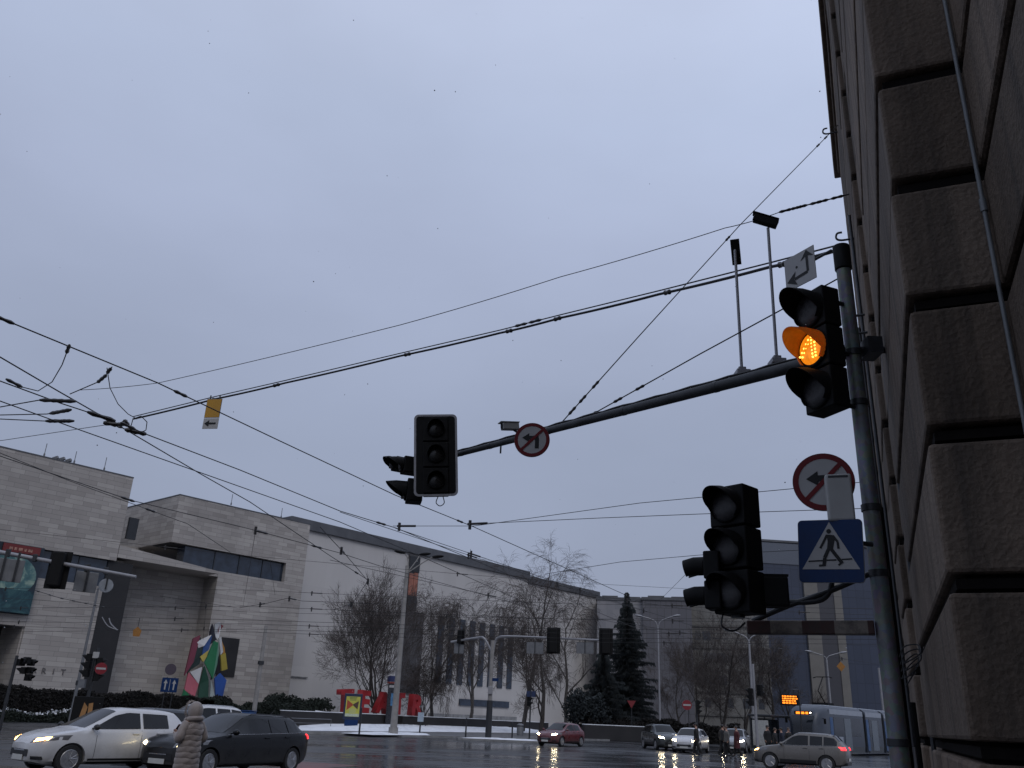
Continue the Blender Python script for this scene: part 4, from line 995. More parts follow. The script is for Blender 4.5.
def person(label, loc, az, coat, trousers, hair, hgt=1.72, stride=.0, coatlen=.85, arms=((.0, .0), (.0, .0)), hood=False, hairlong=False, hands_front=False, group=None, quilt=0, n=24, bag=None):
    k = hgt / 1.75
    t = thing('person', label, 'person', loc, facing(az), group)          # local -Y is forward
    s = stride
    J = [(0, 0, .95), (0, 0, 1.12), (0, -.005, 1.30), (0, .01, 1.44), (0, -.005, 1.53), (0, -.03, 1.62), (0, -.025, 1.70),
         (-.10, 0, .90), (-.105, -.02 - s * .22, .50), (-.11, .02 - s * .50, .09 + .02 * abs(s)), (-.115, -.12 - s * .52, .035),
         (.10, 0, .90), (.105, -.02 + s * .20, .50), (.11, .04 + s * .52, .10 + .05 * abs(s)), (.115, -.09 + s * .50, .04 + .02 * abs(s)),
         (-.17, .01, 1.42), (.17, .01, 1.42)]
    Rr = [(.15, .11), (.135, .10), (.15, .105), (.068, .055), (.05, .05), (.078, .092), (.07, .085), .088, .060, .040, .036, .088, .060, .040, .036, .045, .045]
    B = [(0, 1), (1, 2), (2, 3), (3, 4), (4, 5), (5, 6), (0, 7), (7, 8), (8, 9), (9, 10), (0, 11), (11, 12), (12, 13), (13, 14), (3, 15), (3, 16)]
    hand = []
    for sd, base in ((-1, 15), (1, 16)):
        if hands_front: el, wr, hd = (sd * .27, .02, 1.15), (sd * .12, -.24, 1.20), (sd * .08, -.31, 1.24)
        else:
            a = (arms[0] if sd < 0 else arms[1])
            el, wr, hd = (sd * .25, .03 - a[0] * .18, 1.15), (sd * .25, -.03 - a[0] * .35 - a[1] * .1, .90 + a[1] * .25), (sd * .245, -.05 - a[0] * .38 - a[1] * .14, .82 + a[1] * .27)
        i0 = len(J); J += [el, wr, hd]; Rr += [.045, .032, (.034, .02)]; B += [(base, i0), (i0, i0 + 1), (i0 + 1, i0 + 2)]
        hand.append((V(wr), V(hd)))
    J = [V(p) * k for p in J]; Rr = [tuple(q * k for q in r) if isinstance(r, tuple) else r * k for r in Rr]
    body = skin_body('body', J, B, Rr, SKIN, t)
    # fingers
    for idx, (wr, hd) in enumerate(hand):
        d = (hd - wr).normalized(); sd = -1 if idx == 0 else 1
        lat = V((0, 1, 0)) if not hands_front else V((0, 0, 1)); nrm = d.cross(lat).normalized() * (sd)
        for f_ in range(4):
            o0 = hd + lat * ((f_ - 1.5) * .019); ln = (.065, .078, .072, .055)[f_]
            q = MB(); q.tube([V(p) * k for p in (o0, o0 + d * ln * .5, o0 + d * ln * .8 - nrm * .02, o0 + d * ln * .85 - nrm * .045)], [.009, .0088, .008, .006], 7); q.build('finger', SKIN, t, smooth=True)
        q = MB(); o0 = wr.lerp(hd, .45) - lat * .03; q.tube([V(p) * k for p in (o0, o0 - lat * .025 + d * .03, o0 - lat * .022 + d * .06 - nrm * .01)], [.011, .010, .008], 7); q.build('thumb', SKIN, t, smooth=True)
    # face: brow, nose, mouth, eyes, ears
    q = MB(); q.tube([V(p) * k for p in ((0, -.125, 1.665), (0, -.145, 1.635), (0, -.128, 1.62))], [.008, .014, .012], 8); q.build('nose', SKIN, t, smooth=True)
    for sd in (-1, 1):
        q = MB(); q.ball(V((sd * .031, -.112, 1.66)) * k, .0125 * k, 10, 6); q.build('eye', plain('eye_white', (.4, .38, .36), .2), t, smooth=True)
        q = MB(); q.ball(V((sd * .083, -.02, 1.645)) * k, (.012 * k, .022 * k, .034 * k), 10, 6); q.build('ear', SKIN, t, smooth=True)
    q = MB(); q.ball(V((0, -.115, 1.588)) * k, (.026 * k, .01 * k, .008 * k), 10, 6); q.build('mouth', plain('lips', (.22, .07, .06), .5), t, smooth=True)
    # coat
    rows = []; z1, z0 = 1.475, 1.475 - coatlen; m = 90 if quilt else 16
    for i in range(m + 1):
        f_ = i / m; z = z0 + (z1 - z0) * f_
        wv = lerp_tab([(.6, .235), (.85, .225), (1.02, .215), (1.15, .205), (1.30, .22), (1.40, .205), (1.445, .13), (1.475, .075)], z)
        dv = lerp_tab([(.6, .175), (.85, .17), (1.02, .16), (1.15, .15), (1.30, .155), (1.40, .13), (1.445, .095), (1.475, .075)], z)
        pf = quilt * abs(sin(pi * (z - z0) / .095)) ** .6
        rows.append((0, .0, z, wv + pf, dv + pf))
    rows = [(rows[0][0], rows[0][1], rows[0][2], rows[0][3] - .02, rows[0][4] - .02)] + rows
    c_ = cloth([(a * k, b * k, c * k, d * k, e * k) for a, b, c, d, e in rows], 'coat', coat, t, n * 2 if quilt else n)
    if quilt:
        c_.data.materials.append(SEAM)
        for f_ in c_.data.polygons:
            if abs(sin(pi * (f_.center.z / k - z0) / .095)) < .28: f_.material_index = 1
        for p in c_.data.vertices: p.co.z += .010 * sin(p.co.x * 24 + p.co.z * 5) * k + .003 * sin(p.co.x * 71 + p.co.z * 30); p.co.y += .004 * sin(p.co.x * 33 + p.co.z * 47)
    for idx, base in ((0, (-.135, .01, 1.405)), (1, (.135, .01, 1.405))):
        i0 = 17 + idx * 3; e, w_ = J[i0], J[i0 + 1]; b0 = V(base) * k
        pts = curve_pts([b0, b0.lerp(e, .5) + V(((-.02 if idx == 0 else .02), 0, 0)), e, e.lerp(w_, .5), w_], 5); L_ = len(pts)
        rad = [(.082 - .030 * i / (L_ - 1) + (quilt * .9 * abs(sin(i * 1.3)) if quilt else 0)) * k for i in range(L_)]
        q = MB(); q.tube(pts, rad, 14); q.build('sleeve', coat, t, smooth=True, sharp=80)
    for sd, (a, b, c) in ((-1, (7, 8, 9)), (1, (11, 12, 13))):
        q = MB(); q.tube(curve_pts([J[a] + V((0, 0, .06)), J[b], J[c] + V((0, 0, .01))], 5), [r_ * k for r_ in ([.115 - .045 * i / 10 for i in range(11)])], 12); q.build('trouser_leg', trousers, t, smooth=True, sharp=80)
        q = MB(); f0, f1 = J[c], J[c + 1]; q.ball(f0.lerp(f1, .55) + V((0, -.02, -.012)), (.052 * k, .145 * k, .05 * k), 14, 8); q.tube([f0 + V((0, 0, -.02)), f0 + V((0, 0, .12))], [.056 * k, .058 * k], 12); q.build('boot', BLACKTRIM, t, smooth=True)
    if hood:
        # puffed hood with soft gathers, fur-free, with a collar roll
        q = MB(); rws = []
        for i in range(15):
            a = pi * i / 14; rw = []
            for j in range(24):
                b = 2 * pi * j / 24; rx_, ry_, rz_ = .125, .142, .165
                pf = .007 * sin(b * 6) * sin(a)
                x, y, z = (rx_ + pf) * sin(a) * cos(b), (ry_ + pf) * sin(a) * sin(b), rz_ * cos(a)
                if y < -.05: y = -.05 - (y + .05) * .15 * 0 + (y + .05) * .62
                rw.append((x, y + .005, 1.615 + z))
            rws.append([V(p) * k for p in rw])
        q.grid_of(rws, close=True)
        q.f = [f_ for f_ in q.f if sum(q.v[i].y for i in f_) / 4 > -.085 * k or sum(q.v[i].z for i in f_) / 4 < 1.5 * k]; q.m = [0] * len(q.f)
        q.build('hood', coat, t, smooth=True, sharp=80, fix=False)
        q = MB(); q.tube([V((.135 * cos(a_), .01 + .125 * sin(a_), 1.475 + .02 * sin(a_))) * k for a_ in [2 * pi * i / 20 for i in range(21)]], .042 * k, 10, cap=False); q.build('collar_roll', coat, t, smooth=True)
        q = MB()
        for i in range(70):
            a_ = pi * 2 * i / 70; p = V((.108 * cos(a_), -.098, 1.635 + .135 * sin(a_))) * k; rnd = random.Random(i)
            q.tube([p, p + V((cos(a_) * .03, -.03 + rnd.uniform(-.02, .02), sin(a_) * .03))], [.008, .002], 4)
        q.build('hood_trim', coat, t)
    else:
        q = MB(); q.ball(V((0, -.008, 1.675)) * k, (.098 * k, .112 * k, .105 * k), 18, 12)
        q.f = [f_ for f_ in q.f if sum(q.v[i].z for i in f_) / len(f_) > 1.66 * k or sum(q.v[i].y for i in f_) / len(f_) > -.01 * k]; q.m = [0] * len(q.f)
        if hairlong: q.ball(V((0, .055, 1.55)) * k, (.085 * k, .055 * k, .13 * k), 14, 8)
        q.build('hair', hair, t, smooth=True)
    return t
QUILT = m_quilt()
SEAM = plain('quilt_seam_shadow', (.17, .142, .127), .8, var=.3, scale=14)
CO = lambda n_, c: plain('cloth_' + n_, c, .8, var=.25, scale=12, bump=.3)
pp_ = foot(196.5, 16.6)
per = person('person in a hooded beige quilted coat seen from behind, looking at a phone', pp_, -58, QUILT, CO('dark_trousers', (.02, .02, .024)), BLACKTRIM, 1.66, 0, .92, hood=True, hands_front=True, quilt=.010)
ph = thing('mobile_phone', 'dark phone with a reddish case held up by the person in the beige coat', 'phone', (0, 0, 0))
hd = per.matrix_basis @ V((-.02, -.385, 1.25))
ph.location = hd; ph.rotation_euler = (R(-40), 0, per.rotation_euler[2])
q = MB(); q.span((-.037, -.005, -.075), (.037, .005, .075)); q.build('case', plain('phone_case', (.16, .02, .025), .4), ph, bevel=.006)
q = MB(); q.span((-.034, .0052, -.071), (.034, .0062, .071)); q.build('screen', CARGLASS, ph)
BK, DKB, MAR, GRY, NAV = CO('black', (.008, .008, .009)), CO('charcoal', (.02, .02, .023)), CO('maroon', (.07, .015, .018)), CO('grey', (.10, .095, .09)), CO('navy', (.012, .015, .03))
HB = plain('dark_hair', (.012, .009, .008), .5); HBR = plain('brown_hair', (.05, .03, .02), .5)
for lb, x, d, az, coat, hr, hg, st, cl in (
    ('dark-coated person walking alone at the post in front of the white far car', 696, 57.5, -75, BK, HB, 1.78, .45, .75),
    ('leftmost dark figure of the group crossing beside the silver car', 722, 58.5, 60, DKB, HB, 1.76, .4, .62),
    ('person in a pale grey jacket in the middle of the group crossing', 726, 57.5, -100, GRY, HBR, 1.70, .35, .66),
    ('person in a long maroon coat at the right of the group crossing', 736, 57.5, -100, MAR, HB, 1.72, .3, 1.0)):
    person(lb, foot(x, d), az, coat, BK, hr, hg, st, cl, group='people crossing the far street', n=14)
for lb, x, d, az, coat, hr, hg in (
    ('tall person in black standing leftmost at the tram stop', 767, 63, 150, BK, HB, 1.84), ('person in charcoal standing second at the tram stop', 774.5, 64, 100, DKB, HBR, 1.70),
    ('person in navy standing third at the tram stop', 781, 63, -80, NAV, HB, 1.74), ('person in black standing rightmost at the tram stop beside the tram front', 788, 64, 160, BK, HBR, 1.76)):
    person(lb, foot(x, d), az, coat, BK, hr, hg, 0, .72, group='people waiting at the tram stop', n=14)
# ------------------------------------------------------------------ trees and shrubs
def bare_tree(name, label, base, height, spread=1.0, seed=1, stems=1, levels=5, weep=0.0, bark=None, trunk_r=None, group=None, first=.22, dens=1.0, up=.35):
    rnd = random.Random(seed); t = thing(name, label, 'tree', base, rnd.uniform(0, 6), group)
    tr, tw = MB(), MB(); tot = [0]
    def grow(p, d, ln, r, lv):
        n_ = 4 if lv > 1 else 3; pts = [p]; dd = V(d); q = V(p)
        for i in range(n_):
            dd = (dd + V((rnd.gauss(0, .13), rnd.gauss(0, .13), rnd.gauss(0, .08) + up * .10 - (weep * .22 * (levels - lv) / levels if lv < 3 else 0)))).normalized()
            q = q + dd * ln / n_; pts.append(q)
        r1 = r * (.58 if lv > 0 else .35)
        rad = [r + (r1 - r) * i / n_ for i in range(n_ + 1)]
        (tr if lv >= levels - 1 else tw).tube(pts, rad, 8 if lv >= levels else (5 if lv >= levels - 2 else 3), cap=False)
        if lv == 0: return
        kids = max(2, int(round((3.4 if lv > 1 else 3.6) * dens)))
        for c in range(kids):
            f_ = .35 + .65 * (c + rnd.random() * .8) / kids if lv < levels else first / max(.01, 1) + (1 - first) * (c + rnd.random() * .6) / kids
            f_ = min(f_, 1.0); i = min(int(f_ * n_), n_ - 1); u = f_ * n_ - i; b = pts[i].lerp(pts[i + 1], u)
            ax = (pts[i + 1] - pts[i]).normalized(); side = ax.cross(V((rnd.gauss(0, 1), rnd.gauss(0, 1), rnd.gauss(0, .4)))).normalized()
            an = R(rnd.uniform(24, 52)) * spread; nd = (ax * cos(an) + side * sin(an)).normalized()
            grow(b, nd, ln * rnd.uniform(.55, .78), max(.012, rad[i] * rnd.uniform(.42, .58)), lv - 1)
        grow(pts[-1], (dd + V((rnd.gauss(0, .15), rnd.gauss(0, .15), .1))).normalized(), ln * rnd.uniform(.6, .75), max(.012, r1 * .9), lv - 1)
    r0 = trunk_r or height * .0135
    for k_ in range(stems):
        a = rnd.uniform(0, 6.28) if stems > 1 else 0; sp = .18 if stems > 1 else .02
        grow(V((.15 * cos(a) * (stems > 1), .15 * sin(a) * (stems > 1), -.05)), V((sp * cos(a), sp * sin(a), 1)).normalized(), height * .40, r0 * (1 if stems == 1 else .75), levels)
    zt = sorted(p.z for p in tw.v)[int(len(tw.v) * .995)]; k_ = height / max(zt, .1)
    for mb in (tr, tw): mb.v = [V((p.x * k_, p.y * k_, p.z * k_)) for p in mb.v]
    tr.build('trunk', bark or BARK, t, smooth=True, fix=False); tw.build('crown', TWIG, t, fix=False)
    return t
def leafy(mb, pts, size, rnd, m=0):
    for p in pts:
        a = V((rnd.gauss(0, 1), rnd.gauss(0, 1), rnd.gauss(0, 1))).normalized(); b = a.orthogonal().normalized(); s_ = size * rnd.uniform(.6, 1.4)
        c = a.cross(b); a0 = rnd.uniform(0, 6.28); u = (b * cos(a0) + c * sin(a0)) * s_; v_ = (c * cos(a0) - b * sin(a0)) * s_ * .55
        mb.add([p - u, p + v_, p + u, p - v_], [(0, 1, 2, 3)], m)
def spruce(label, base, h, seed=3, wide=.26):
    rnd = random.Random(seed); t = thing('spruce_tree', label, 'tree', base)
    tr = MB(); tr.tube([(0, 0, 0), (.05, 0, h * .5), (0, 0, h)], [h * .016, h * .010, .015], 8); tr.build('trunk', BARK, t, smooth=True)
    nd, br = MB(), MB(); z = h * .06
    while z < h * .995:
        f_ = 1 - z / h; rr = h * wide * (f_ ** .85) * rnd.uniform(.62, 1.2) + .06; n_ = max(4, int(9 * f_ + 5))
        a0 = rnd.uniform(0, 6.28)
        for i in range(n_):
            a = a0 + 2 * pi * i / n_ + rnd.uniform(-.25, .25); ln = rr * rnd.uniform(.45, 1.2); dv = V((cos(a), sin(a), 0)); dr = -.28 * ln + .1 * ln * (1 - f_)
            P = [V((0, 0, z)), V((0, 0, z)) + dv * ln * .5 + V((0, 0, dr * .55)), V((0, 0, z)) + dv * ln + V((0, 0, dr * .7))]
            br.tube(P, [.03, .02, .008], 3, cap=False)
            m_ = int(7 + ln * 11); sd = dv.cross(V((0, 0, 1)))
            for j in range(m_):
                u = (j + rnd.random()) / m_; b = P[0].lerp(P[1], u * 2) if u < .5 else P[1].lerp(P[2], u * 2 - 1)
                for sg in (-1, 1):
                    tip = b + sd * sg * (.34 * ln * (1 - u * .7) * rnd.uniform(.4, 1)) + dv * rnd.uniform(.05, .3) + V((0, 0, -rnd.uniform(.08, .45)))
                    w_ = V((0, 0, .07 + rnd.uniform(0, .07))) + dv * .05
                    nd.add([b - w_ * .6, b + w_, tip], [(0, 1, 2)])
        z += h * .017 + .12 * f_
    br.build('branches', BARK, t, fix=False); nd.build('needles', NEEDLE, t, fix=False); return t
def hedge(name, label, a, b, h, w_, leaf, n_, size=.10, seed=5, snow=0, rough=.22, cat='hedge', core=True):
    rnd = random.Random(seed); a, b = V(a), V(b); d = b - a; ln = d.length
    t = thing(name, label, cat, a, atan2(d.y, d.x)); mb = MB(); pts = []
    bumps = [rnd.uniform(-rough, rough) for _ in range(int(ln) + 3)]
    hh = lambda x: h * (1 + bumps[int(x)] * (1 - x % 1) + bumps[int(x) + 1] * (x % 1))
    for _ in range(n_):
        x = rnd.uniform(0, ln); u = rnd.random(); H2 = hh(max(0, x))
        if u < .45: y, z = -w_ / 2 + rnd.gauss(0, .06), rnd.uniform(.03, H2)
        elif u < .9: y, z = rnd.uniform(-w_ / 2, w_ / 2), H2 + abs(rnd.gauss(0, .06)) - .08 * rnd.random()
        else: y, z = w_ / 2 + rnd.gauss(0, .06), rnd.uniform(.03, H2)
        pts.append(V((x, y, z)))
    leafy(mb, pts, size, rnd); mb.build('foliage', leaf, t, fix=False)
    if core:
        c = MB(); rows = [[(ln * i / 24, -w_ / 2 + .08, 0), (ln * i / 24, -w_ / 2 + .08, hh(ln * i / 24) - .08), (ln * i / 24, w_ / 2 - .08, hh(ln * i / 24) - .08), (ln * i / 24, w_ / 2 - .08, 0)] for i in range(25)]
        c.grid_of(rows); c.build('inner_twigs', leaf, t)
    if snow:
        sb = MB(); sp = [V((p.x, p.y, p.z + .03)) for p in pts if p.z > hh(max(0, p.x)) - .04][: snow]
        leafy(sb, sp, size * 1.1, rnd); sb.build('snow_cover', SNOW, t, fix=False)
    return t
def bush(label, base, r, h, leaf, n_, seed, name='shrub', group=None, size=.12):
    rnd = random.Random(seed); t = thing(name, label, 'shrub', base, 0, group); mb, st = MB(), MB(); pts = []
    cl = [(rnd.uniform(-.55, .55) * r, rnd.uniform(-.55, .55) * r, rnd.uniform(.4, .8) * h, rnd.uniform(.35, .6)) for _ in range(9)]
    for c in cl: st.tube([(0, 0, 0), (c[0] * .5, c[1] * .5, c[2] * .5), (c[0], c[1], c[2])], [.03, .02, .008], 4)
    for _ in range(n_):
        c = rnd.choice(cl); v_ = V((rnd.gauss(0, 1), rnd.gauss(0, 1), rnd.gauss(0, .8))).normalized() * rnd.random() ** .4
        p = V((c[0] + v_.x * r * c[3], c[1] + v_.y * r * c[3], c[2] + v_.z * h * .32)); p.z = max(p.z, .05); pts.append(p)
    leafy(mb, pts, size, rnd); mb.build('foliage', leaf, t, fix=False); st.build('stems', BARK, t, fix=False); return t
def topat(x, d, y):   # height that reaches image row y at column x and distance d
    return at(x, y, d).z
def gz(x, y, z=0.0): return ground(x, y, z)
def tp(p, x, y): return at(x, y, hypot(p.x, p.y)).z - p.z
def ontree(x, t_, z):
    s_, _ = on_plane(x, 716 + .044 * (x - 512), t_); return grid(s_, t_, z)
p = ontree(376, 75, 1.3); bare_tree('bare_tree', 'leafless tree with dense upright branches left of the tall lamp post', p, tp(p, 378, 577), 1.0, 4, stems=4, levels=6, up=.6, first=.12, dens=.86, trunk_r=.20)
p = ontree(433, 80, 1.0); bare_tree('birch_tree', 'thin leafless birch right of the dark stair panel', p, tp(p, 447, 592), .8, 9, stems=2, levels=6, weep=1.5, bark=BIRCHBARK, up=.3, dens=.85)
p = ontree(424, 78, 1.0); bare_tree('birch_tree', 'small leafless multi-stem birch low beside the red letters', p, tp(p, 420, 655), 1.1, 19, stems=5, levels=5, weep=.5, bark=BIRCHBARK, up=.2)
p = foot(523, 100, .4); bare_tree('birch_tree', 'tallest leafless birch in front of the end of the long theatre wall', p, tp(p, 530, 553), .8, 23, levels=6, weep=1.4, bark=BIRCHBARK, up=.45, dens=1.0)
p = foot(470, 106, .5); bare_tree('birch_tree', 'leafless birch between the vertical slit windows and the mast arm', p, tp(p, 466, 594), .75, 29, levels=6, weep=1.7, bark=BIRCHBARK, up=.4, dens=.85)
p = foot(541, 92, .3); bare_tree('bare_tree', 'leafless dark tree with wide branches above the red hatchback', p, tp(p, 545, 606), 1.2, 31, levels=6, up=.3, first=.18, dens=.95, trunk_r=.24)
p = foot(566, 104, .3); bare_tree('birch_tree', 'drooping leafless birch left of the far dark signal heads', p, tp(p, 566, 580), .85, 37, levels=6, weep=1.6, bark=BIRCHBARK, up=.4, dens=.88)
p = foot(628, 96); spruce('tall dark spruce standing in front of the pale office block', p, tp(p, 626, 592), 3, .29)
p = foot(603, 92); spruce('shorter broad dark conifer left of the tall spruce', p, tp(p, 600, 648), 8, .46)
bush('dark rounded yew bush at the foot of the conifers', foot(588, 90), 2.4, topat(588, 90, 690), NEEDLE, 4200, 6, 'yew_bush', size=.16)
for i, (x, d, y, lb) in enumerate(((700, 108, 632, 'bare street tree left of the no entry sign'), (722, 104, 606, 'taller bare street tree in front of the beige block'), (742, 112, 626, 'bare street tree between the beige block and the tram stop pole'),
        (681, 118, 640, 'small bare street tree behind the queue of cars'), (770, 120, 634, 'bare street tree behind the tram stop'), (792, 124, 646, 'bare street tree above the tram pantograph'))):
    p = foot(x, d); bare_tree('street_tree', lb, p, tp(p, x, y), .95, 50 + i, levels=6, up=.42, first=.2, group='bare trees along the far street', dens=.9)
# hedges and shrubs along the theatre
hedge('clipped_hedge', 'long dark clipped hedge in front of the left theatre block', grid(18, 73, 0), grid(46, 73, 0), 2.15, 1.6, HEDGELEAF, 22000, .10, 5, rough=.10)
hedge('evergreen_hedge', 'dark evergreen hedge below the colourful sculpture', grid(43, 71.5, 0), grid(54.5, 72.5, 0), 1.75, 2.2, SHRUBLEAF, 13000, .11, 6, rough=.3)
hedge('low_hedge', 'low hedge strip dusted with snow along the far left kerb', grid(12, 66, 0), grid(40, 66, 0), .62, 1.4, SHRUBLEAF, 9000, .09, 7, snow=1500, rough=.35)
bush('round evergreen shrub at the foot of the plain wall, leftmost of its row', grid(52.6, 74.5, 1.0), 1.8, 1.9, SHRUBLEAF, 3000, 11)
bush('wide evergreen shrub in the middle of the row at the foot of the plain wall', grid(55.2, 74.8, 1.0), 2.2, 1.6, SHRUBLEAF, 3400, 12)
bush('evergreen shrub right in the row, beside the red letters', grid(57.6, 75, 1.0), 1.6, 1.7, SHRUBLEAF, 2600, 13)
hedge('dark_hedge', 'dark hedge behind the waiting cars below the spruce', foot(585, 90), foot(735, 96), 1.7, 2, HEDGELEAF, 9000, .14, 15)
# ------------------------------------------------------------------ far pavement with snow, islands, planters
def slab(name, label, mat, poly, z0, z1, kind='structure', cat=None):
    mb = MB(); n_ = len(poly); vs = [(p.x, p.y, z1) for p in poly] + [(p.x, p.y, z0) for p in poly]
    mb.add(vs, [tuple(range(n_))] + [(i, i + n_, (i + 1) % n_ + n_, (i + 1) % n_) for i in range(n_)])
    return tag(mb.build(name, mat), label, cat or name.replace('_', ' '), kind=kind)
KL = [ground(x, y) for x, y in ((-160, 711), (-60, 715), (70, 721), (200, 727.5), (300, 733.5), (400, 737), (520, 739.5), (640, 741.5), (740, 743))]
slab('pavement', 'wet pavement in front of the theatre', PAVING, KL + [grid(240, 190), grid(150, 120), grid(-20, 120)], 0, .13)
mb = MB()
for a, b in zip(KL, KL[1:]):
    d = (b - a).normalized(); n_ = V((-d.y, d.x, 0)) * .15
    mb.add([a - n_, b - n_, b + n_, a + n_, a - n_ + V((0,0,.145)), b - n_ + V((0,0,.145)), b + n_ + V((0,0,.145)), a + n_ + V((0,0,.145))], [(4,5,6,7),(0,1,5,4),(1,2,6,5),(2,3,7,6),(3,0,4,7)])
tag(mb.build('kerb', KERB), 'pale kerb edging the theatre pavement', 'kerb', kind='structure')
def snow_sheet(label, px, z=.145, hump=.10, seed=1):
    # lumpy snow over a ground polygon given by its outline
    rnd = random.Random(seed); P = [V((p.x, p.y, 0)) for p in px]; c = sum(P, V()) / len(P); rows = []
    out = []
    for i in range(len(P)):
        a, b = P[i], P[(i + 1) % len(P)]; k_ = max(2, int((b - a).length / .8))
        for j in range(k_): out.append(a.lerp(b, j / k_))
    for f_ in (1, .93, .8, .6, .4, .2, .02):
        rows.append([V((c.x + (p.x - c.x) * f_ + rnd.gauss(0, .05), c.y + (p.y - c.y) * f_ + rnd.gauss(0, .05), z + (0 if f_ == 1 else hump * (1 - f_ ** 4) * rnd.uniform(.6, 1.3)))) for p in out])
    mb = MB(); mb.grid_of(rows, close=True); return tag(mb.build('snow', SNOW, smooth=True, sharp=80), label, 'snow', kind='structure')
snow_sheet('snow lying on the lawn in front of the red letters', [ground(x, y) for x, y in ((296, 732.5), (340, 733), (440, 733.5), (540, 734.5), (545, 729.5), (440, 726.5), (350, 726), (300, 726.5))], .14, .30, 2)
snow_sheet('snow strip along the kerb below the tall lamp post', [ground(x, y) for x, y in ((340, 735.2), (372, 737), (430, 737.2), (428, 735.6), (380, 734.6))], .14, .10, 3)
snow_sheet('snow strip by the hedge under the spruce', [ground(x, y) for x, y in ((584, 739), (640, 740.5), (640, 738), (586, 736.8))], .14, .1, 4)
snow_sheet('snow remnant on the kerb at the far left', [ground(x, y) for x, y in ((-10, 717.5), (22, 718.8), (24, 717.4), (-10, 716))], .14, .08, 5)
snow_sheet('slushy snow left of the red letters', [grid(50.5, 72.3), grid(58, 72.3), grid(58, 74.5), grid(50.5, 74.5)], 1.25, .25, 6)
p0 = ground(488, 741)
ih = V((cos(0), sin(0), 0))
def island(c, ln, wd_, ang, label, snow_label):
    e, f_ = V((cos(ang), sin(ang), 0)), V((-sin(ang), cos(ang), 0)); pl = []
    for i in range(20):
        a = 2 * pi * i / 20; x, y = cos(a), sin(a); pl.append(c + e * (ln / 2 * (abs(x) ** .6) * (1 if x > 0 else -1)) + f_ * (wd_ / 2 * (abs(y) ** .6) * (1 if y > 0 else -1)))
    slab('traffic_island', label, KERB, pl, 0, .14)
    snow_sheet(snow_label, [c + (p - c) * .9 for p in pl], .146, .08, 9)
island(V((p0.x + 1.4, p0.y, 0)), 7.4, 1.7, R(4), 'kerbed traffic island under the far mast arm', 'snow on the island under the far mast arm')
def boxthing(name, label, cat, a, b, h, mat, w_=.4, snow=False):
    d = b - a; t = thing(name, label, cat, a, atan2(d.y, d.x)); q = MB(); q.span((0, -w_ / 2, 0), (d.length, w_ / 2, h)); q.build('wall', mat, t, bevel=.03)
    if snow: q = MB(); q.span((.02, -w_ / 2 + .03, h), (d.length - .02, w_ / 2 - .03, h + .07)); q.build('snow_cap', SNOW, t, bevel=.03)
    return t
boxthing('planter', 'long black planter wall with snow on top below the red letters', 'planter', grid(50.2, 71.4), grid(64.2, 71.4), 1.36, DARKSTONE_SHADE, 1.2, True)
boxthing('planter', 'low dark planter wall right of the tall lamp post', 'planter', grid(66.2, 72), grid(80, 72), 1.3, DARKSTONE_SHADE, 1.0, True)
boxthing('planter', 'dark rounded planter box behind the mast arm post', 'planter', ground(467, 729), ground(546, 731.5), 1.15, DARKSTONE_SHADE, 1.0, True)
boxthing('parapet_wall', 'low dark wall behind the red hatchback', 'wall', foot(583, 84), foot(660, 88), 1.3, DARKSTONE_SHADE, .6, True)
# railing in front of the planter
t = thing('railing', 'low grey metal railing in front of the snowy planter', 'railing', ground(290, 729), heading(41.3))
q = MB(); q.tube([(0, 0, .14), (0, 0, .85), (4.2, 0, .85), (4.2, 0, .14)], .03, 6); q.tube([(0, 0, .5), (4.2, 0, .5)], .02, 6); q.build('rail', SIGNBACK, t)
# ------------------------------------------------------------------ the red letters
ri = 0
for ch, s_, dz, rot, lb in (('T', 58.3, 0, 4, 'red letter T, leftmost, behind the yellow advertising board'), ('E', 60.6, 0, -3, 'red letter E just right of the yellow advertising board'), ('A', 63.2, -.05, -6, 'tilted red letter A under the upright branched tree'), ('T', 65.3, -.05, 3, 'red letter T behind the information column'), ('R', 67.9, -.1, -3, 'big red letter R right of the tall lamp post')):
    o = text_mesh(ch, 2.75, .7, 'red_letter', plain('letter_red', (.28, .016, .020), .5, var=.2, scale=1.2), None, None, .13)
    o.location = grid(s_, 71.6, 2.44 + dz); o.rotation_euler = (0, R(-rot), heading(41.3) + R(6)); tag(o, lb, 'letter', group='red letters of the theatre sign')
# ------------------------------------------------------------------ poles, lamps
def lamp_post(name, label, base, h, heads, rad=(.16, .09), mat=LAMPGREY, rz=0, group=None, arm_r=.045, luminaire=BLACK, size=1.0):
    t = thing(name, label, 'lamp post', base, rz, group)
    q = MB(); q.tube([(0, 0, 0), (0, 0, h * .3), (0, 0, h)], [rad[0], rad[0] * .8, rad[1]], 12); q.build('pole', mat, t, smooth=True)
    q = MB(); q.tube([(0, 0, 0), (0, 0, .5)], rad[0] * 1.3, 12); q.build('base_sleeve', mat, t, smooth=True)
    for pts in heads:
        q = MB(); q.tube(curve_pts([V(p) for p in pts], 4), arm_r, 8); q.build('arm', mat, t, smooth=True)
        e, p_ = V(pts[-1]), V(pts[-2]); d = (e - p_); a = atan2(d.y, d.x)
        q = MB(); q.ball((.34 * size, 0, 0), (.42 * size, .19 * size, .11 * size), 14, 8, 0, Matrix.Translation(e) @ Matrix.Rotation(a, 4, 'Z') @ Matrix.Rotation(R(-8), 4, 'Y')); q.build('lamp_head', luminaire, t, smooth=True)
    return t
lb_ = ground(393, 734.5, .13); dl = hypot(lb_.x, lb_.y); lh = topat(411, hypot(lb_.x, lb_.y), 566) - .13
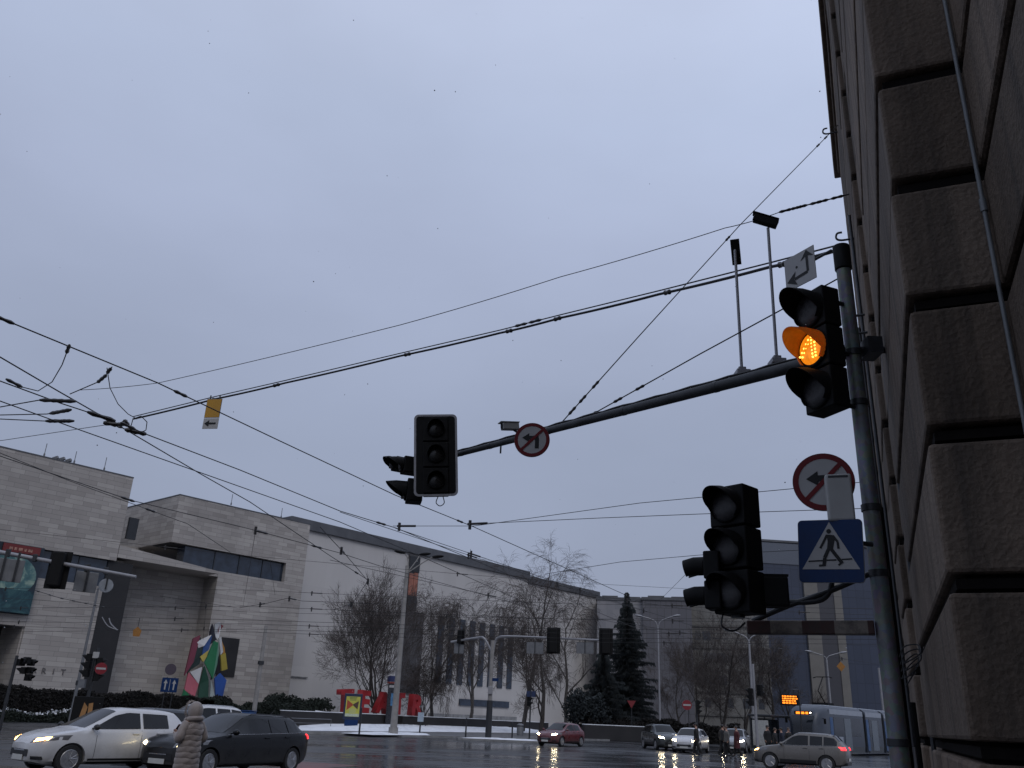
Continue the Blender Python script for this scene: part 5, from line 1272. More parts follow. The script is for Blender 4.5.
lamp_post('street_lamp', 'tall concrete lamp post with dark lamp heads at its top beside the advertising board', lb_, lh, [[(0, 0, lh - 1.2), tuple(at(408.5, 562, dl) - lb_), tuple(at(405, 553, dl) - lb_)], [(0, 0, lh - .6), tuple(at(417, 560, dl) - lb_), tuple(at(420, 554.5, dl) - lb_)], [(0, 0, lh - .6), tuple(at(424, 562, dl) - lb_), tuple(at(433, 557, dl) - lb_)]], (.27, .14), CONCRETE, 0, size=1.15)
b_ = foot(660, 92); h_ = topat(660, 92, 630)
lamp_post('street_lamp', 'slim pale street lamp with two curved arms in front of the grey brown block', b_, h_, [[(0, 0, h_), (.3, 0, h_ + .9), (1.6, .1, h_ + 1.45)], [(0, 0, h_), (-.3, 0, h_ + .9), (-1.6, -.1, h_ + 1.3)]], (.13, .08), LAMPGREY, R(-8), luminaire=LAMPGREY)
b_ = foot(754, 74); h_ = topat(753, 74, 642)
lamp_post('street_lamp', 'pale street lamp with two arms at the tram stop, behind the lower signal', b_, h_, [[(0, 0, h_), (.25, 0, h_ + .4), (1.3, .1, h_ + .9)], [(0, 0, h_), (-.25, 0, h_ + .4), (-1.2, -.1, h_ + .8)]], (.13, .08), LAMPGREY, R(-12), luminaire=LAMPGREY)
b_ = foot(833, 104); h_ = topat(831, 104, 660)
lamp_post('street_lamp', 'pale street lamp with two arms behind the tram', b_, h_, [[(0, 0, h_), (.25, 0, h_ + .4), (1.5, .1, h_ + .8)], [(0, 0, h_), (-.25, 0, h_ + .4), (-1.5, -.1, h_ + .8)]], (.14, .09), LAMPGREY, R(-12), luminaire=LAMPGREY)
def post(name, label, base, top, r0, r1, mat, bands=()):
    h_ = top.z - base.z; t = thing(name, label, 'pole', base); q = MB(); q.tube([(0, 0, 0), (0, 0, h_)], [r0, r1], 12); q.build('shaft', mat, t, smooth=True)
    for f_ in bands: q = MB(); q.tube([(0, 0, h_ * f_), (0, 0, h_ * f_ + .25)], r0 * 1.25, 12); q.build('band', DARKSTEEL, t, smooth=True)
    return t
b_ = foot(255, 70); post('catenary_pole', 'grey catenary pole standing right of the colourful sculpture', b_, at(268, 626, 70), .19, .13, CONCRETE, (.05, .62))
b_ = foot(75, 58); post('catenary_pole', 'slim grey pole in front of the left theatre block above the hedge', b_, at(97, 588, 58), .10, .06, SIGNBACK, (.3,))
b_ = foot(886, 98); post('catenary_pole', 'pale thin pole just left of the big signal pole in the distance', b_, at(883, 668, 98), .16, .12, LAMPGREY)
# ------------------------------------------------------------------ far signals
def backed_signal(label, p, az, hgt, wdt, group=None, dep=.3, mat=BLACK):
    t = thing('traffic_light', label, 'traffic light', p, facing(az), group)
    q = MB(); q.span((-wdt / 2, -.02, -hgt / 2), (wdt / 2, .02, hgt / 2)); q.build('backboard', mat, t, bevel=.01)
    q = MB(); q.span((-wdt * .27, .02, -hgt * .45), (wdt * .27, dep, hgt * .45)); q.build('housing', mat, t, bevel=.03)
    for i in range(3):
        v_ = visor_mb(wdt * .22, .2); o = v_.build('visor', VISOR, t, fix=False); o.location = (0, -.02, hgt * (.3 - .3 * i))
    return t
def board(label, p, az, w_, h_, mat=None, group=None):
    t = thing('road_sign', label, 'road sign', p, facing(az), group); q = MB(); q.span((-w_ / 2, -.012, -h_ / 2), (w_ / 2, .012, h_ / 2)); q.build('panel', mat or SIGNBACK, t, bevel=.01)
    q = MB(); q.span((-.03, -.06, -h_ / 2 + .03), (.03, -.013, h_ / 2 + .2)); q.build('rail', DARKSTEEL, t); return t
# mast with two arms on the island
mb_ = p0; M1 = at(491, 638, 62.5)
t = thing('signal_mast', 'grey mast on the island with a long arm right and short arm left', 'pole', V((mb_.x, mb_.y, .14)))
base = V((mb_.x, mb_.y, .14)); dist = hypot(base.x, base.y)
rel = lambda p: p - base
topz = at(489, 640, dist).z - .14
q = MB(); q.tube([(0, 0, 0), (0, 0, topz)], [.19, .14], 14); q.build('shaft', CONCRETE, t, smooth=True)
q = MB(); q.tube([(0, 0, 0), (0, 0, 2.6)], [.235, .22], 14); q.build('lower_sleeve', DARKSTEEL, t, smooth=True)
q = MB(); q.box((0, -.2, 3.3), (.34, .2, .55)); q.build('switch_box', LAMPGREY, t, bevel=.02)
q = MB(); q.box((.33, -.15, 4.05), (.45, .04, .22)); q.build('street_plate', SIGNBLUE, t)
eR = at(605, 640.5, dist - 2); eL = at(451, 642, dist + 1.5); kR = at(507, 636.5, dist - .5)
q = MB(); q.tube(curve_pts([(0, 0, topz - 1.2), rel(at(496, 640, dist)), rel(kR), rel(at(540, 637.5, dist - 1)), rel(eR)], 6), [.10] * 13 + [.075] * 12, 10); q.build('long_arm', LAMPGREY, t, smooth=True)
q = MB(); q.tube(curve_pts([(0, 0, topz - .9), rel(at(484, 638.5, dist)), rel(at(476, 638, dist + .5)), rel(eL)], 6), .085, 10); q.build('short_arm', LAMPGREY, t, smooth=True)
backed_signal('dark signal head seen from behind on the far arm, left of the yew', at(553.5, 640.5, dist - 1.4), 10, 1.85, 1.0)
backed_signal('dark signal head seen from behind at the right tip of the far arm', at(606, 641.5, dist - 2.2), 10, 1.85, 1.0)
backed_signal('dark signal head on the short left arm of the far mast', at(461, 637, dist + 1.3), 30, 1.1, .6)
board('grey back of a sign hanging under the far arm beside the mast', at(535, 648, dist - 1.1), 190, 1.25, .8); board('grey back of a sign hanging between the two dark far signals', at(585, 648, dist - 1.8), 190, 1.25, .8)
board('grey back of a small sign under the short left arm', at(459, 647, dist + 1.3), 190, .75, .95)
# mast arm reaching in from the left edge
d0 = 27.0
am0, am1 = at(-40, 545, d0 + 1), at(136, 577, d0 - 1); t = thing('mast_arm', 'pale tapered mast arm reaching in from the left edge', 'pole', am0)
q = MB(); n_ = 14; q.tube([(am0.lerp(am1, i / n_) - am0) for i in range(n_ + 1)], [.065 - .02 * i / n_ for i in range(n_ + 1)], 12); q.build('arm', LAMPGREY, t, smooth=True)
q = MB(); q.tube([V((0, 0, -am0.z)), V((0, 0, .3))], [.13, .09], 14); q.build('post', LAMPGREY, t, smooth=True)
for x, y in ((8, 553), (35, 558), (60, 563.5), (87, 568), (106, 571)):
    q = MB(); p = at(x, y, d0); q.box(p - am0, (.1, .1, .2)); q.build('clamp', DARKSTEEL, t, bevel=.01)
backed_signal('dark signal head seen from behind on the left mast arm', at(58.5, 570, d0 - .1), -10, 1.02, .56)
board('left grey sign back hanging under the left mast arm', at(2.5, 569.5, d0), 150, .46, .60); board('second grey sign back hanging under the left mast arm', at(15.5, 571, d0), 150, .36, .60); board('grey sign back hanging right of the dark signal on the left mast arm', at(86, 582, d0), 150, .58, .56)
t = thing('round_sign', 'round pale sign back hanging near the tip of the left mast arm', 'road sign', at(106, 585.5, d0), facing(150))
q = MB(); q.lathe([(.19, -.01), (.19, .01)], 28, 0, Matrix.Rotation(R(90), 4, 'X')); q.build('disc', plain('pale_sign_back', (.26, .28, .31), .5), t); q = MB(); q.span((-.02, -.05, -.1), (.02, -.012, .38)); q.build('rail', DARKSTEEL, t)
def small_signal(label, p, az, n_, k=1.0, group=None):
    return traffic_light(label, p, az, n=n_, h=.34 * k, wd=.34 * k, dep=.22 * k, r=.11 * k, vl=.24 * k, group=group)
b_ = foot(8, 52); t = post('signal_post', 'leaning-looking slim signal post at the far left kerb', b_, at(24.5, 656, 52), .075, .075, DARKSTEEL, (.02, .35))
for x, y, az, n_, lb in ((20, 666, -60, 1, 'upper left signal head on the far left post'), (25.5, 664, -160, 1, 'middle signal head on the far left post'), (31, 666, 100, 1, 'upper right signal head on the far left post'), (22, 674, -100, 1, 'lower left signal head on the far left post'), (28, 681, 100, 2, 'lower two-lens signal head on the far left post')):
    small_signal(lb, at(x, y, 51.7 if az == -160 else 52), az, n_, 1.0)
b_ = foot(88, 50); t = post('signal_post', 'dark signal post with a no entry sign above the white hatchback', b_, at(104, 648, 50), .09, .08, DARKSTEEL)
small_signal('three-lens signal head facing left on the post with the no entry sign', at(85, 677, 50), -95, 3, 1.1); small_signal('three-lens signal head seen from behind right on the post with the no entry sign', at(96, 681, 49.8), 60, 3, 1.1)
q = MB(); q.box((0, 0, 0), (.3, .05, .3)); o = q.build('number_plate_panel', SIGNWHITE, t); o.location = at(96, 655, 49.8) - b_
q = MB(); q.box((0, 0, 0), (.32, .2, .4)); o = q.build('switch_box', SIGNBACK, t); o.location = at(82, 683.5, 49.6) - b_
def no_entry(label, p, az, r):
    t = thing('no_entry_sign', label, 'road sign', p, facing(az)); q = MB(); q.lathe([(r, -.01), (r, .01)], 32, 0, Matrix.Rotation(R(90), 4, 'X')); q.build('plate', SIGNBACK, t)
    q = MB(); disc(q, r * .99, 0, -.012, n=32); q.build('red_face', plain('no_entry_red', (.20, .014, .022), .4), t)
    q = MB(); flat(q, [(-r * .78, -r * .17), (r * .78, -r * .17), (r * .78, r * .17), (-r * .78, r * .17)], -.018); q.build('white_bar', SIGNWHITE, t); return t
no_entry('round red no entry sign on the left signal post beside the dark wall slot', at(101, 668.5, 49.6), 150, .285)
b_ = foot(697, 58.5); post('sign_post', 'dark post at the far crossing right of the red no entry sign', b_, at(697, 702, 58.5), .06, .06, DARKSTEEL); small_signal('dark signal head on the far crossing post', at(698.5, 714, 58.4), 90, 3, .8)
no_entry('round red no entry sign behind the waiting cars, beside the far crossing post', at(687, 705, 70), 185, .36); post('sign_post', 'thin post carrying the far no entry sign', foot(689, 70.1), at(688, 703, 70.1), .035, .035, DARKSTEEL)
t = thing('warning_sign', 'small red sign in front of the dark spruce', 'road sign', at(631.5, 704, 88), facing(190)); q = MB(); q.prism([(-.42, .3), (.42, .3), (0, -.4)], -.01, .01); q.build('plate', plain('dim_red', (.17, .012, .016), .5), t); q = MB(); q.tube([(0, .04, -.4), (0, .04, -3.2)], .04, 6); q.build('post', DARKSTEEL, t)
# blue lane sign with a round sign above
t = thing('lane_sign', 'blue lane arrows sign on two posts above the hedge, round sign back on top', 'road sign', at(169.5, 685, 64), facing(150))
q = MB(); q.span((-.52, -.015, -.45), (.52, .015, .45)); q.build('panel', SIGNBLUE, t, bevel=.01)
q = MB()
for x in (-.27, .27): stroke(q, [(x, -.3), (x, .12)], .09, -.02); flat(q, [(x - .13, .1), (x, .34), (x + .13, .1)], -.0204)
stroke(q, [(0, -.35), (0, .35)], .03, -.0208); q.build('arrows', SIGNWHITE, t)
q = MB(); q.tube([(-.22, .06, -2.6), (-.22, .06, .5)], .03, 6); q.tube([(.28, .06, -2.6), (.28, .06, .5)], .03, 6); q.build('posts', DARKSTEEL, t)
q = MB(); q.lathe([(.36, -.01), (.36, .01)], 28, 0, Matrix.Translation((-.1, 0, .98)) @ Matrix.Rotation(R(90), 4, 'X')); q.build('round_plate', plain('round_plate', (.06, .045, .06), .5), t)
# advertising board
t = thing('advertising_board', 'blue framed advertising board with a lit yellow poster beside the red letters', 'billboard', ground(350.5, 728.5, .13), facing(172))
ab = ground(350.5, 728.5, .13); hb = topat(352, hypot(ab.x, ab.y), 693.5) - .13
q = MB(); q.span((-.80, -.09, .75), (.80, .09, hb)); q.build('frame', plain('ad_frame', (.012, .02, .05), .35), t, bevel=.03)
q = MB(); q.span((-.6, -.09, .0), (.6, .09, .74)); q.build('foot', SIGNBLUE, t, bevel=.02)
pq = MB(); flat(pq, [(-.63, 1.0), (.63, 1.0), (.63, hb - .26), (-.63, hb - .26)], -.096); po = pq.build('poster', plain('poster_yellow', (.42, .40, .06), .4, var=.15, scale=2), t)
zc = .98 + (hb - 1.2) * .58
q = MB(); flat(q, [(-.54, zc + .42), (0, zc + .06), (0, zc - .06), (-.54, zc - .48)], -.100); q.build('bow_left', plain('poster_red', (.32, .05, .015), .5), po)
q = MB(); flat(q, [(.02, zc + .05), (.52, zc + .34), (.45, zc - .38), (.02, zc - .05)], -.100); q.build('bow_right', plain('poster_black', (.06, .03, .02), .5), po)
q = MB()
for i in range(3): stroke(q, [(-.36 + .03 * i, hb - .34 - .11 * i), (.34 - .05 * i, hb - .34 - .11 * i)], .05, -.100)
q.build('poster_heading', plain('poster_ink', (.07, .12, .05), .5), po)
q = MB(); flat(q, [(-.62, 1.01), (.62, 1.01), (.62, 1.25), (-.62, 1.25)], -.101)
for i in range(4): stroke(q, [(-.3, 1.34 + .1 * i), (.3, 1.34 + .1 * i)], .03, -.101)
q.build('poster_footer', plain('poster_pale', (.42, .46, .34), .5), po)
# information column
t = thing('information_column', 'dark information column with a blue top and a blue picture left of the lamp post', 'kiosk', ground(389, 728, .13), facing(178)); ab = ground(389, 728, .13); hc = topat(392, hypot(ab.x, ab.y), 676) - .13
q = MB(); q.span((-.42, -.42, 0), (.42, .42, hc - .75)); q.build('body', plain('kiosk_dark', (.018, .02, .026), .3), t, bevel=.03)
q = MB(); q.lathe([(.62, hc - .55), (.62, hc - .05), (.5, hc)], 16); q.build('blue_top', plain('kiosk_blue', (.02, .03, .10), .4), t)
q = MB(); q.lathe([(.60, hc - .74), (.60, hc - .6)], 16); q.build('red_ring', plain('kiosk_ring', (.25, .06, .05), .4), t)
q = MB(); flat(q, [(-.30, hc - 1.15), (.36, hc - 1.15), (.36, hc - .9), (-.30, hc - .9)], -.428); q.build('white_band', SIGNWHITE, t)
q = MB(); flat(q, [(-.05, hc - 2.9), (.38, hc - 2.9), (.38, hc - 1.7), (-.05, hc - 1.7)], -.430); q.build('picture', plain('kiosk_picture', (.05, .15, .28), .4, var=.5, scale=2.2), t)
# small street furniture
def bollard(label, b, h_=1.0, top=None, group=None):
    t = thing('bollard', label, 'bollard', b, 0, group); q = MB(); q.tube([(0, 0, 0), (0, 0, h_)], .06, 10); q.tube([(0, 0, h_), (0, 0, h_ + .05)], [.07, .03], 10); q.build('post', DARKSTEEL, t, smooth=True); return t
for x, d, h_, lb in ((359, 735, 1.7, 'thin dark post beside the yellow advertising board'), (419.5, 733.5, 1.2, 'thin dark post right of the tall lamp post'), (465.5, 737.5, 1.3, 'thin dark post left of the island mast'), (489, 736.5, 1.2, 'thin dark post right of the island mast'), (512, 738, 1.1, 'thin dark post left of the red hatchback')):
    bollard(lb, ground(x, d, .13), h_, group='dark posts along the far kerb')
t = thing('notice_board', 'small pale notice board on a thin post right of the lamp post', 'sign', ground(420, 733.8, .13), facing(176)); q = MB(); q.span((-.28, -.02, .9), (.2, .02, 1.6)); q.build('panel', plain('pale_notice', (.30, .36, .42), .5), t); q = MB(); q.tube([(0, .03, 0), (0, .03, 1.0)], .03, 6); q.build('post', DARKSTEEL, t)
t = thing('litter_bin', 'grey litter bin by the kerb left of the red hatchback', 'bin', ground(520, 735.5, .13)); q = MB(); q.lathe([(.30, 0), (.33, .9), (.30, .95), (.1, 1.05)], 16); q.build('body', SIGNBACK, t, smooth=True); q = MB(); q.lathe([(.345, .78), (.345, .86)], 16); q.build('rim', DARKSTEEL, t)
t = thing('blue_container', 'blue container at the hedge end beside the catenary pole', 'container', foot(248, 69)); q = MB(); q.span((-.6, -.4, 0), (.6, .4, 1.25)); q.build('body', plain('container_blue', (.02, .07, .20), .5), t, bevel=.04); q = MB(); q.span((-.63, -.43, 1.252), (.63, .43, 1.35)); q.build('lid', SIGNBLUE, t, bevel=.03)
b_ = foot(530, 71); post('signal_post', 'thin signal post behind the red hatchback, blue plate on top', b_, at(531, 688, 71), .06, .06, DARKSTEEL); small_signal('small dark signal head left of the bare tree trunk', at(529, 706, 70.8), 100, 2, 1.0); board('blue plate on the thin post behind the red hatchback', at(531, 694, 70.8), 185, .7, .42, plain('dim_blue', (.015, .03, .09), .5))
b_ = foot(756.5, 60); post('signal_post', 'grey signal post beside the taupe SUV bonnet', b_, at(755.5, 664, 60), .10, .08, LAMPGREY)
small_signal('dark signal head on the left of the tram stop post', at(751, 706, 59.8), -60, 3, 1.05); small_signal('dark signal head high right on the tram stop post', at(760.5, 696, 59.8), 60, 2, 1.0)
t = thing('billboard', 'dark poster panel with diagonal ochre shapes above the white hatchback', 'billboard', foot(89.5, 46), facing(165)); q = MB(); q.span((-.62, -.06, .3), (.62, .06, 1.75)); q.build('panel', BLACK, t, bevel=.02)
q = MB(); flat(q, [(-.34, .35), (-.12, .35), (.02, 1.3), (-.16, 1.5)], -.064); flat(q, [(.10, .35), (.30, .35), (.22, 1.5), (.04, 1.45)], -.0645); q.build('ochre_shapes', plain('ochre', (.30, .15, .05), .5, var=.3, scale=2), t)
# tram stop: shelter, orange display
t = thing('tram_shelter', 'glass tram stop shelter behind the waiting people', 'shelter', foot(775, 71), heading(41.3))
q = MB(); q.span((-2.6, -.9, 2.45), (2.6, .9, 2.6)); q.build('roof', DARKSTEEL, t, bevel=.03)
for x in (-2.4, 0, 2.4): q = MB(); q.tube([(x, .8, 0), (x, .8, 2.45)], .05, 8); q.build('post', DARKSTEEL, t)
for x0, x1 in ((-2.3, -.06), (.06, 2.3)): q = MB(); q.span((x0, .78, .3), (x1, .8, 2.3)); q.build('pane', m_glass('shelter_glass', (.06, .07, .075), .1), t)
q = MB(); q.span((-2.5, -.6, .5), (-2.4, .6, 2.2)); q.build('light_panel', plain('shelter_panel', (.40, .40, .38), .4), t)
t = thing('departure_display', 'lit orange departure display above the tram front', 'display', at(789.5, 700, 68), facing(186)); q = MB(); q.span((-.62, -.08, -.36), (.62, .08, .36)); q.build('casing', BLACK, t, bevel=.02)
q = MB()
rnd = random.Random(3)
for r_ in range(4):
    x = -.52
    while x < .45:
        w_ = rnd.uniform(.06, .22); q.span((x, -.096, .20 - r_ * .15), (min(x + w_, .54), -.084, .29 - r_ * .15)); x += w_ + .05
q.build('orange_text', ORANGE_LED, t)
q = MB(); q.tube([(.3, .02, .36), (.3, .02, .7), (.3, .02, .7)], .04, 6); q.tube([(.7, .0, -4.6), (.7, 0, .7), (.3, 0, .7)], .05, 8); q.build('post', DARKSTEEL, t)
t = thing('orange_sign', 'small round orange sign high on a wire in front of the tower', 'sign', at(841, 666.5, 82), facing(190)); q = MB(); q.prism([(-.36, 0), (0, .42), (.36, 0), (0, -.42)], -.012, .012); q.build('plate', plain('dim_orange', (.30, .13, .02), .4), t); q = MB(); q.tube([(0, 0, .42), (0, 0, .9)], .02, 5); q.build('hanger', WIRE, t)
t = thing('orange_sign', 'small orange sign on a wire in front of the canopy wall', 'sign', at(137, 632, 62), facing(170)); q = MB(); q.prism([(-.20, -.28), (.20, -.28), (.26, .1), (0, .34), (-.26, .1)], -.012, .012); q.build('plate', plain('dim_orange', (.30, .13, .02), .4), t); q = MB(); q.tube([(0, 0, .34), (0, 0, .9)], .02, 5); q.build('hanger', WIRE, t)
# ------------------------------------------------------------------ tram rails and paint on the road
def strip(name, label, mat, pts, w_, z, cat):
    mb = MB(); rows = []
    pts = curve_pts(pts, 10)
    for i, p in enumerate(pts):
        d = pts[min(i + 1, len(pts) - 1)] - pts[max(i - 1, 0)]; n2 = V((-d.y, d.x, 0)).normalized() * w_ / 2; rows.append([(p.x - n2.x, p.y - n2.y, z), (p.x + n2.x, p.y + n2.y, z)])
    mb.grid_of(rows); return tag(mb.build(name, mat), label, cat, kind='structure')
RAIL = plain('tram_rail_steel', (.04, .038, .038), .18, .8)
for i, off in enumerate((0, 1.435)):
    strip('tram_rail', 'curved tram rail crossing the junction', RAIL, [grid(-30, 40 + off), grid(0, 40 + off), grid(22, 38.5 + off), grid(34, 33 + off), grid(42, 22 + off * .6), grid(47, 5)] if i == 0 else [grid(-30, 41.4), grid(0, 41.4), grid(23, 39.8), grid(35.6, 34), grid(43.8, 22.5), grid(48.6, 5)], .075, .006, 'rail')
    strip('tram_rail', 'straight tram rail along the theatre street', RAIL, [grid(-30, 46 + off), grid(60, 46 + off), grid(150, 46 + off)], .075, .006, 'rail')
    strip('tram_rail', 'straight tram rail under the tram', RAIL, [grid(-30, 36.2 + off), grid(60, 36.2 + off), grid(150, 36.2 + off)], .075, .006, 'rail')
REDPATH = plain('red_cycle_path', (.13, .045, .04), .4, var=.4, scale=1.5)
strip('cycle_path', 'worn red cycle crossing near the lower edge', REDPATH, [foot(285, 28.5), foot(310, 29.5), foot(335, 31)], 2.2, .004, 'cycle path')
strip('cycle_path', 'worn red cycle crossing right of the taupe SUV', REDPATH, [foot(848, 44), foot(885, 47), foot(920, 50)], 1.6, .004, 'cycle path')
MARK = plain('worn_road_paint', (.24, .24, .24), .5, var=.5, scale=3)
for i in range(6): strip('crossing_stripe', 'worn white stripe of the far crossing', MARK, [grid(57 + i * 1.1, 51), grid(57 + i * 1.1, 54.8)], .5, .0045, 'road marking')
for i in range(7): strip('lane_line', 'worn white lane dash on the theatre street', MARK, [grid(20 + i * 9, 52.5), grid(23 + i * 9, 52.5)], .14, .0045, 'road marking')
# ------------------------------------------------------------------ overhead wires, span cables and their fittings
def insul(mb, p, d, ln=.32, r=.045):
    d = d.normalized()
    mb.tube([p - d * ln / 2, p - d * ln * .3, p, p + d * ln * .3, p + d * ln / 2], [r * .5, r, r * .7, r, r * .5], 8)
def tee(mb, p, d, ln, r):
    d = d.normalized(); mb.tube([p - d * ln * .1, p + d * ln * .75], r * .8, 6); mb.tube([p + V((0, 0, .10)), p - V((0, 0, .15))], r * 1.1, 6)
def wire(label, pts, r=.012, sag=0.0, fit=(), cat='wire', name='overhead_wire', group=None, n=14, fl=.3, fr=.045, mat=None):
    r *= .72; fr *= .62; P = [V(p) for p in pts]; o = P[0]; t = thing(name, label, cat, o, 0, group)
    out = []
    for a, b in zip(P, P[1:]):
        for i in range(n): f_ = i / n; out.append(a.lerp(b, f_) - V((0, 0, 4 * sag * f_ * (1 - f_))) - o)
    out.append(P[-1] - o); q = MB(); q.tube(out, r, 6); q.build('cable', mat or WIRE, t, smooth=True)
    for f_ in fit:
        x = f_ * (len(out) - 1); i = min(int(x), len(out) - 2); p = out[i].lerp(out[i + 1], x - i); q = MB(); tee(q, p, out[i + 1] - out[i], fl, fr) if fl >= .6 else insul(q, p, out[i + 1] - out[i], fl, fr); q.build('fitting', CERAMIC, t, smooth=True)
    return t
def lvl(x, y, z): return ground(x, y, z)
wall = lambda x, y, d: at(x, y, d)
# heavy double span cable carrying the orange plate
s0, s1 = lvl(133, 419, 6.6), at(838, 250, 7.4); PS = [(133, 419), (215, 399), (285, 383), (400, 356), (500, 333), (560, 318), (660, 294), (770, 267), (838, 250)]
ds = [hypot(s0.x, s0.y) + (7.35 - hypot(s0.x, s0.y)) * f_ for f_ in (0, .12, .22, .38, .52, .61, .75, .91, 1)]
SP = [at(x, y, d) for (x, y), d in zip(PS, ds)]
wire('thick double span cable that carries the orange plate up to the pole top', SP, .023, .01, (.12, .235, .385, .52, .62, .76, .9), fl=.15, fr=.055, name='span_cable', n=6)
wire('thin upper strand running beside the thick span cable', [p + V((0, 0, .05)) for p in SP], .012, .0, (.545, .575), fl=.25, fr=.04, name='span_cable', n=6)
# thin stay from the left to the wall with a turnbuckle
PT = [(0, 438), (105, 386), (158, 383)]
W6 = [lvl(80, 390, 7.6), lvl(158, 383, 7.9), at(400, 325, 13.5), at(560, 277, 12.4), at(725, 228, 11.8), at(780, 212, 11.8)]
wire('thin wire rising from the left to the chained turnbuckle at the wall', W6, .009, .02, (), n=8)
w7 = at(780, 212, 11.8); w8 = at(850, 194, 12.0)
wire('chained turnbuckle hooked to the stone wall', [w7, w8], .014, .0, (.08, .24, .30, .52, .60, .82), fl=.20, fr=.040, name='turnbuckle_chain', cat='chain')
wire('stay wire from the mast arm past the rods up to the wall', [on_arm(556, 424), at(640, 335, 9.6), at(740, 225, 11.0), at(838, 125, 13.5)], .010, 0, (.06, .10, .15, .62, .92, .95), fl=.14, fr=.03)
wire('stay wire from the mast arm to the pole top', [on_arm(576, 417), at(700, 354, 8.0), at(781, 310, 7.4), at(850, 272, 7.1)], .009, 0, (.05, .12, .18), fl=.12, fr=.028)
# junction contact wires on the left
def far(pxs, z, **k):
    P = [lvl(x, y, z) for x, y in pxs]
    if pxs[0][0] <= 0: P[0] = P[0] + (P[0] - P[1]).normalized() * 35      # the wires carry on past the left of the view
    return P
wire('black contact wire from the upper left edge down to the right across the sky', far([(-60, 292), (0, 318), (158, 383), (280, 441), (395, 495), (474, 527), (630, 597)], 6.4), .014, 0, (.17, .36, .80), fl=.3, fr=.05)
wire('second black contact wire from the left edge into the knot of fittings', far([(-60, 323), (0, 357), (58, 391), (128, 431), (199, 473), (250, 502), (332, 557), (368, 580)], 6.1), .014, 0, (.40, .95), fl=.4, fr=.06)
wire('third contact wire from the left edge below the knot of fittings', far([(-60, 362), (0, 381), (60, 403), (112, 420)], 6.0), .013, 0, (.93,), fl=.5, fr=.07)
wire('contact wire running under the orange plate towards the theatre wall', far([(126, 425), (143, 433), (240, 470), (340, 511), (396, 528), (474, 560), (640, 630)], 5.9), .013, 0, (.02, .62), fl=.35, fr=.05)
wire('lower contact wire from the left edge across the theatre roof line', far([(-40, 386), (0, 401), (80, 430), (193, 470), (340, 522), (420, 556), (520, 600)], 5.8), .012, 0, (), fl=.3)
wire('thin wire in front of the left theatre block going down to the right', far([(-30, 450), (0, 457), (130, 501), (190, 525), (255, 527)], 6.2) if False else far([(-30, 448), (0, 456), (130, 500), (250, 529), (340, 553), (380, 566), (560, 616)], 6.6), .014, 0, (.33, .52, .62), fl=.5, fr=.06)
wire('thin wire over the middle theatre block', far([(-30, 445), (0, 453), (70, 481), (188, 524), (230, 552)], 6.8), .012, 0, (.66,), fl=.45, fr=.06)
wire('thin slack wire at the upper left under the contact wires', far([(-40, 446), (5, 440), (105, 425)], 6.3), .008, 0)
for i, (pxs, lb) in enumerate((([(0, 415), (47, 414), (64, 411)], 'short feeder wire with a section insulator at the left edge'), ([(0, 419), (44, 421), (64, 421)], 'lower short feeder wire with a section insulator at the left edge'), ([(-20, 411), (0, 407), (40, 400), (66, 401)], 'upper short feeder wire with a thick insulator at the left edge'))):
    wire(lb, far(pxs, 5.9 - .05 * i), .012, 0, (.84, .95), fl=.42, fr=.055)
wire('loop of slack cable hanging from the contact wire at the upper left', far([(68, 349), (62, 365), (52, 382), (38, 391), (22, 387), (10, 381)], 6.3), .011, 0, (.0, .93), fl=.35, fr=.05, n=5)
wire('loop of slack cable beside the diamond shaped fitting', far([(107, 368), (110, 388), (118, 404), (128, 414), (137, 419)], 6.3), .010, 0, (), n=5)
wire('diamond shaped strain fitting below the contact wire', far([(112, 367), (104, 377), (98, 382), (70, 394)], 6.35), .012, 0, (.12, .35, .55), fl=.25, fr=.05, name='strain_fitting', cat='fitting', n=4)
wire('knot of dark clamps where the contact wires meet', far([(106, 423), (118, 425), (126, 423), (132, 431), (141, 433)], 6.05), .02, 0, (.1, .35, .5, .75, .95), fl=.24, fr=.075, name='wire_clamps', cat='fitting', n=4)
wire('small loop under the knot of clamps', far([(131, 426), (133, 419), (141, 416), (147, 422), (146, 430), (140, 433)], 6.0), .010, 0, (), n=5)
def on_and_on(P): return [P[0] + (P[0] - P[1]).normalized() * 30] + P[1:-1] + [P[-1] + (P[-1] - P[-2]).normalized() * 30]
